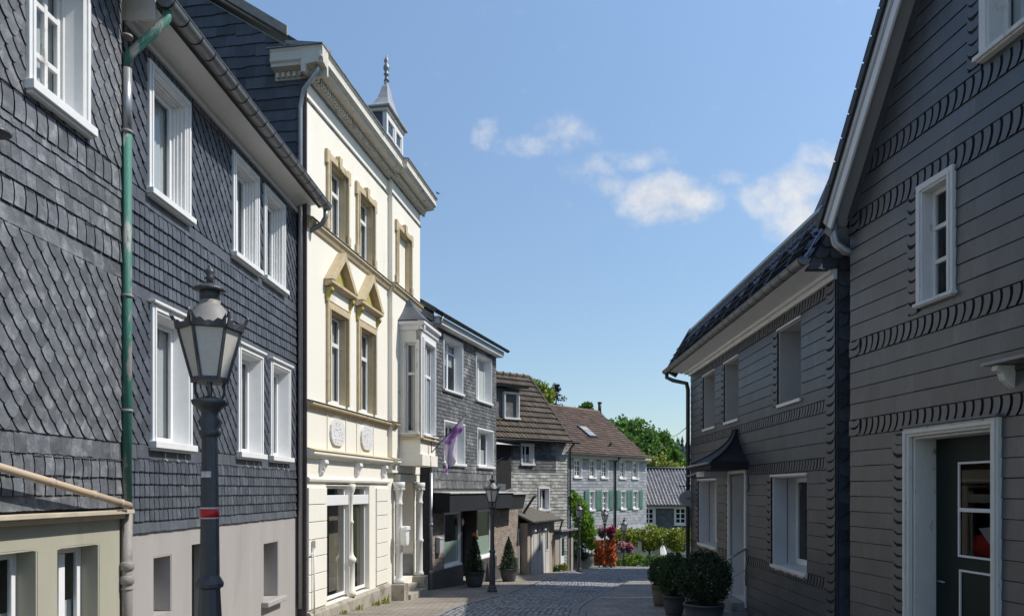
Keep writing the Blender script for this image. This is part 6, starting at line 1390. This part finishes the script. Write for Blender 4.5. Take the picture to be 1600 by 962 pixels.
a=F2.p(L2,F2.z(1080,663),.05); b=V((11.0,55,(765-673)/1200*55)); q=MB(); q.tube([a.lerp(b,i/10)-V((0,0,.35*math.sin(math.pi*i/10))) for i in range(11)],.011,5)
tag(q.build('overhead_wire',m_black,None,origin=a),'thin dark wire running from the dark slate house towards the trees','wire')
c=V(((684-800)/1200*30,30,(765-302)/1200*30)); q=MB(); q.lathe([(.002,-.10),(.022,-.05),(.03,0),(.022,.05),(.004,.08)],(0,0,0),8); 
q.v=[V((p.x,p.z,p.y)) for p in q.v]
bd=[V((0,.03,0)),V((.10,.05,.05)),V((.21,-.02,.02)),V((.10,-.01,.035)),V((0,-.04,0))]
q.faces(bd,[(0,1,3,4),(1,2,3)]); q.faces([V((-p.x,p.y,p.z)) for p in bd],[(0,1,3,4),(1,2,3)]); q.faces([V((-.012,-.09,0)),V((.012,-.09,0)),V((.035,-.17,0)),V((0,-.13,0)),V((-.035,-.17,0))],[(0,1,2,3,4)])
rot=Matrix.Rotation(R(60),3,'Z')@Matrix.Rotation(R(25),3,'X'); q.v=[rot@p+c for p in q.v]
tag(q.build('bird',m_black,None,origin=c,recalc=False),'small dark swallow flying in the sky right of the cream house','bird')

# ================================================================== far hills
q=MB(); nx,ny=60,10; H=lambda i,j:(-150+12*i, 260+30*j)
def hz_(x,y): k=min(1,max(0,(y-230)/160)); return -15+k*(30+7*math.sin(x*.013+1)+3*math.sin(x*.05))
for i in range(nx):
    for j in range(ny): q.poly([V((x,y,hz_(x,y))) for x,y in (H(i,j),H(i+1,j),H(i+1,j+1),H(i,j+1))],0,True)
tag(q.build('hills',m_forest,recalc=False),kind='structure')
q=MB()
for k in range(420):
    x=RND.uniform(50,190); y=RND.uniform(270,420); z=hz_(x,y); h=RND.uniform(6,11); r=h*.22; n=6; a0=RND.random()*3
    for lv in range(3):
        zz=z+h*(.15+.27*lv); rr=r*(1-.27*lv); b=[V((x+rr*RND.uniform(.75,1.15)*math.cos(a0+2*math.pi*i/n),y+rr*math.sin(a0+2*math.pi*i/n),zz+RND.uniform(-.4,.4))) for i in range(n)]; ap=V((x,y,zz+h*.38))
        q.faces(b+[ap],[(i,(i+1)%n,n) for i in range(n)])
tag(q.build('distant_forest',m_forest,recalc=False),'dark wooded hillside far beyond the roofs','forest',kind='stuff')

# ================================================================== light, sky, camera
S=V((.995*math.cos(R(50)),.06*math.cos(R(50)),math.sin(R(50)))).normalized()
sd=bpy.data.lights.new('sun','SUN'); sd.energy=SUN_E; sd.angle=R(.53); sd.color=(1,.955,.88); so=bpy.data.objects.new('sun',sd); COL.objects.link(so); so.rotation_euler=S.to_track_quat('Z','Y').to_euler(); so.location=(30,0,40)
w=bpy.data.worlds.new('World'); scene.world=w; w.use_nodes=True; nt=w.node_tree; N=nt.nodes; L=nt.links; bg=N['Background']; bg.inputs[1].default_value=SKY_E
sk=N.new('ShaderNodeTexSky'); sk.sky_type='NISHITA'; sk.sun_disc=False; sk.sun_elevation=R(50); sk.sun_rotation=math.atan2(S.x,S.y); sk.altitude=250; sk.air_density=SKY_AIR; sk.dust_density=SKY_DUST; sk.ozone_density=SKY_OZ
def mth(op,a,b=None,c=None,clamp=False):
    n=N.new('ShaderNodeMath'); n.operation=op; n.use_clamp=clamp
    for i,x in enumerate((a,b,c)):
        if x is None: continue
        if isinstance(x,(int,float)): n.inputs[i].default_value=x
        else: L.new(x,n.inputs[i])
    return n.outputs[0]
tc=N.new('ShaderNodeTexCoord'); sx=N.new('ShaderNodeSeparateXYZ'); L.new(tc.outputs['Generated'],sx.inputs[0])
yy=mth('MAXIMUM',sx.outputs[1],.05); cx=mth('DIVIDE',sx.outputs[0],yy); cz=mth('DIVIDE',sx.outputs[2],yy)
cb=N.new('ShaderNodeCombineXYZ'); L.new(cx,cb.inputs[0]); L.new(cz,cb.inputs[1])
def nz(sc,det,ro=.55,off=0,st=(1,1,1)):
    mp=N.new('ShaderNodeMapping'); mp.inputs['Location'].default_value=(off,off*.7,0); mp.inputs['Scale'].default_value=st; L.new(cb.outputs[0],mp.inputs[0])
    n=N.new('ShaderNodeTexNoise'); n.inputs['Scale'].default_value=sc; n.inputs['Detail'].default_value=det; n.inputs['Roughness'].default_value=ro; L.new(mp.outputs[0],n.inputs['Vector']); return n.outputs['Fac']
wn=N.new('ShaderNodeTexNoise'); wn.inputs['Scale'].default_value=9; wn.inputs['Detail'].default_value=4; L.new(cb.outputs[0],wn.inputs['Vector'])
wv=N.new('ShaderNodeVectorMath'); wv.operation='SUBTRACT'; L.new(wn.outputs['Color'],wv.inputs[0]); wv.inputs[1].default_value=(.5,.5,.5)
ws_=N.new('ShaderNodeVectorMath'); ws_.operation='MULTIPLY_ADD'; L.new(wv.outputs[0],ws_.inputs[0]); ws_.inputs[1].default_value=(.075,.055,0); L.new(cb.outputs[0],ws_.inputs[2])
wx=N.new('ShaderNodeSeparateXYZ'); L.new(ws_.outputs[0],wx.inputs[0]); cx2,cz2=wx.outputs[0],wx.outputs[1]
n1_=nz(15,10,.66); n2_=nz(34,8,.65,3.1)
field=None
for X,Y,rx,rz,st in ((1040,304,84,40,1.5),(1045,335,50,24,1.1),(920,268,56,28,.75),(890,205,58,44,.62),(825,236,48,22,.55),(1000,245,66,18,.5),(958,285,62,22,.75),(1130,266,34,16,.6),(1235,300,105,46,1.1),(1270,345,86,48,1.3),(1330,255,80,36,.95),(755,212,16,24,.42),(1015,238,60,12,.4)):
    a=mth('DIVIDE',mth('SUBTRACT',cx2,(X-800)/1200),rx/1200); b=mth('DIVIDE',mth('SUBTRACT',cz2,(765-Y)/1200),rz/1200)
    d=mth('SUBTRACT',1,mth('ADD',mth('MULTIPLY',a,a),mth('MULTIPLY',b,b))); d=mth('MULTIPLY',mth('MAXIMUM',d,-1.0),st)
    field=d if field is None else mth('SMOOTH_MAX',field,d,.2)
nn=mth('ADD',mth('MULTIPLY',mth('SUBTRACT',n1_,.5),2.5),mth('MULTIPLY',mth('SUBTRACT',n2_,.5),1.3))
f=mth('ADD',field,nn); mr=N.new('ShaderNodeMapRange'); mr.interpolation_type='SMOOTHSTEP'; mr.inputs['From Min'].default_value=-.15; mr.inputs['From Max'].default_value=1.75; mr.inputs['To Max'].default_value=.95; L.new(f,mr.inputs[0])
front=mth('GREATER_THAN',sx.outputs[1],.05); cm=mth('MULTIPLY',mr.outputs[0],front)
mx=N.new('ShaderNodeMix'); mx.data_type='RGBA'; L.new(cm,mx.inputs[0])
er=N.new('ShaderNodeValToRGB'); e0,e1_=er.color_ramp.elements; e0.position=0; e0.color=(*SKY_LO,1); e1_.position=.55; e1_.color=(*SKY_HI,1); L.new(sx.outputs[2],er.inputs[0])
ml=N.new('ShaderNodeMix'); ml.data_type='RGBA'; ml.blend_type='MULTIPLY'; ml.inputs[0].default_value=1; L.new(sk.outputs[0],ml.inputs[6]); L.new(er.outputs[0],ml.inputs[7]); L.new(ml.outputs[2],mx.inputs[6]); 
cm2=N.new('ShaderNodeMix'); cm2.data_type='RGBA'; mr2=N.new('ShaderNodeMapRange'); mr2.inputs['From Min'].default_value=.35; mr2.inputs['From Max'].default_value=.62; L.new(n1_,mr2.inputs[0]); L.new(mr2.outputs[0],cm2.inputs[0])
cm2.inputs[6].default_value=(CLOUD[0]/SKY_E*.86,CLOUD[1]/SKY_E*.88,CLOUD[2]/SKY_E*.92,1); cm2.inputs[7].default_value=(CLOUD[0]/SKY_E*1.08,CLOUD[1]/SKY_E*1.07,CLOUD[2]/SKY_E*1.03,1); L.new(cm2.outputs[2],mx.inputs[7])
L.new(mx.outputs[2],bg.inputs[0])
cam=bpy.data.cameras.new('camera'); cam.sensor_width=36; cam.lens=27; cam.shift_y=284/1600; cam.clip_start=.1; cam.clip_end=6000; co=bpy.data.objects.new('camera',cam); COL.objects.link(co); co.rotation_euler=(R(90),0,0); scene.camera=co
vs=scene.view_settings; vs.view_transform='Standard'; vs.look='None'; vs.exposure=EXPO; vs.gamma=1; vs.use_curve_mapping=False
scene.cycles.max_bounces=8; scene.cycles.transparent_max_bounces=12; scene.cycles.use_denoising=True
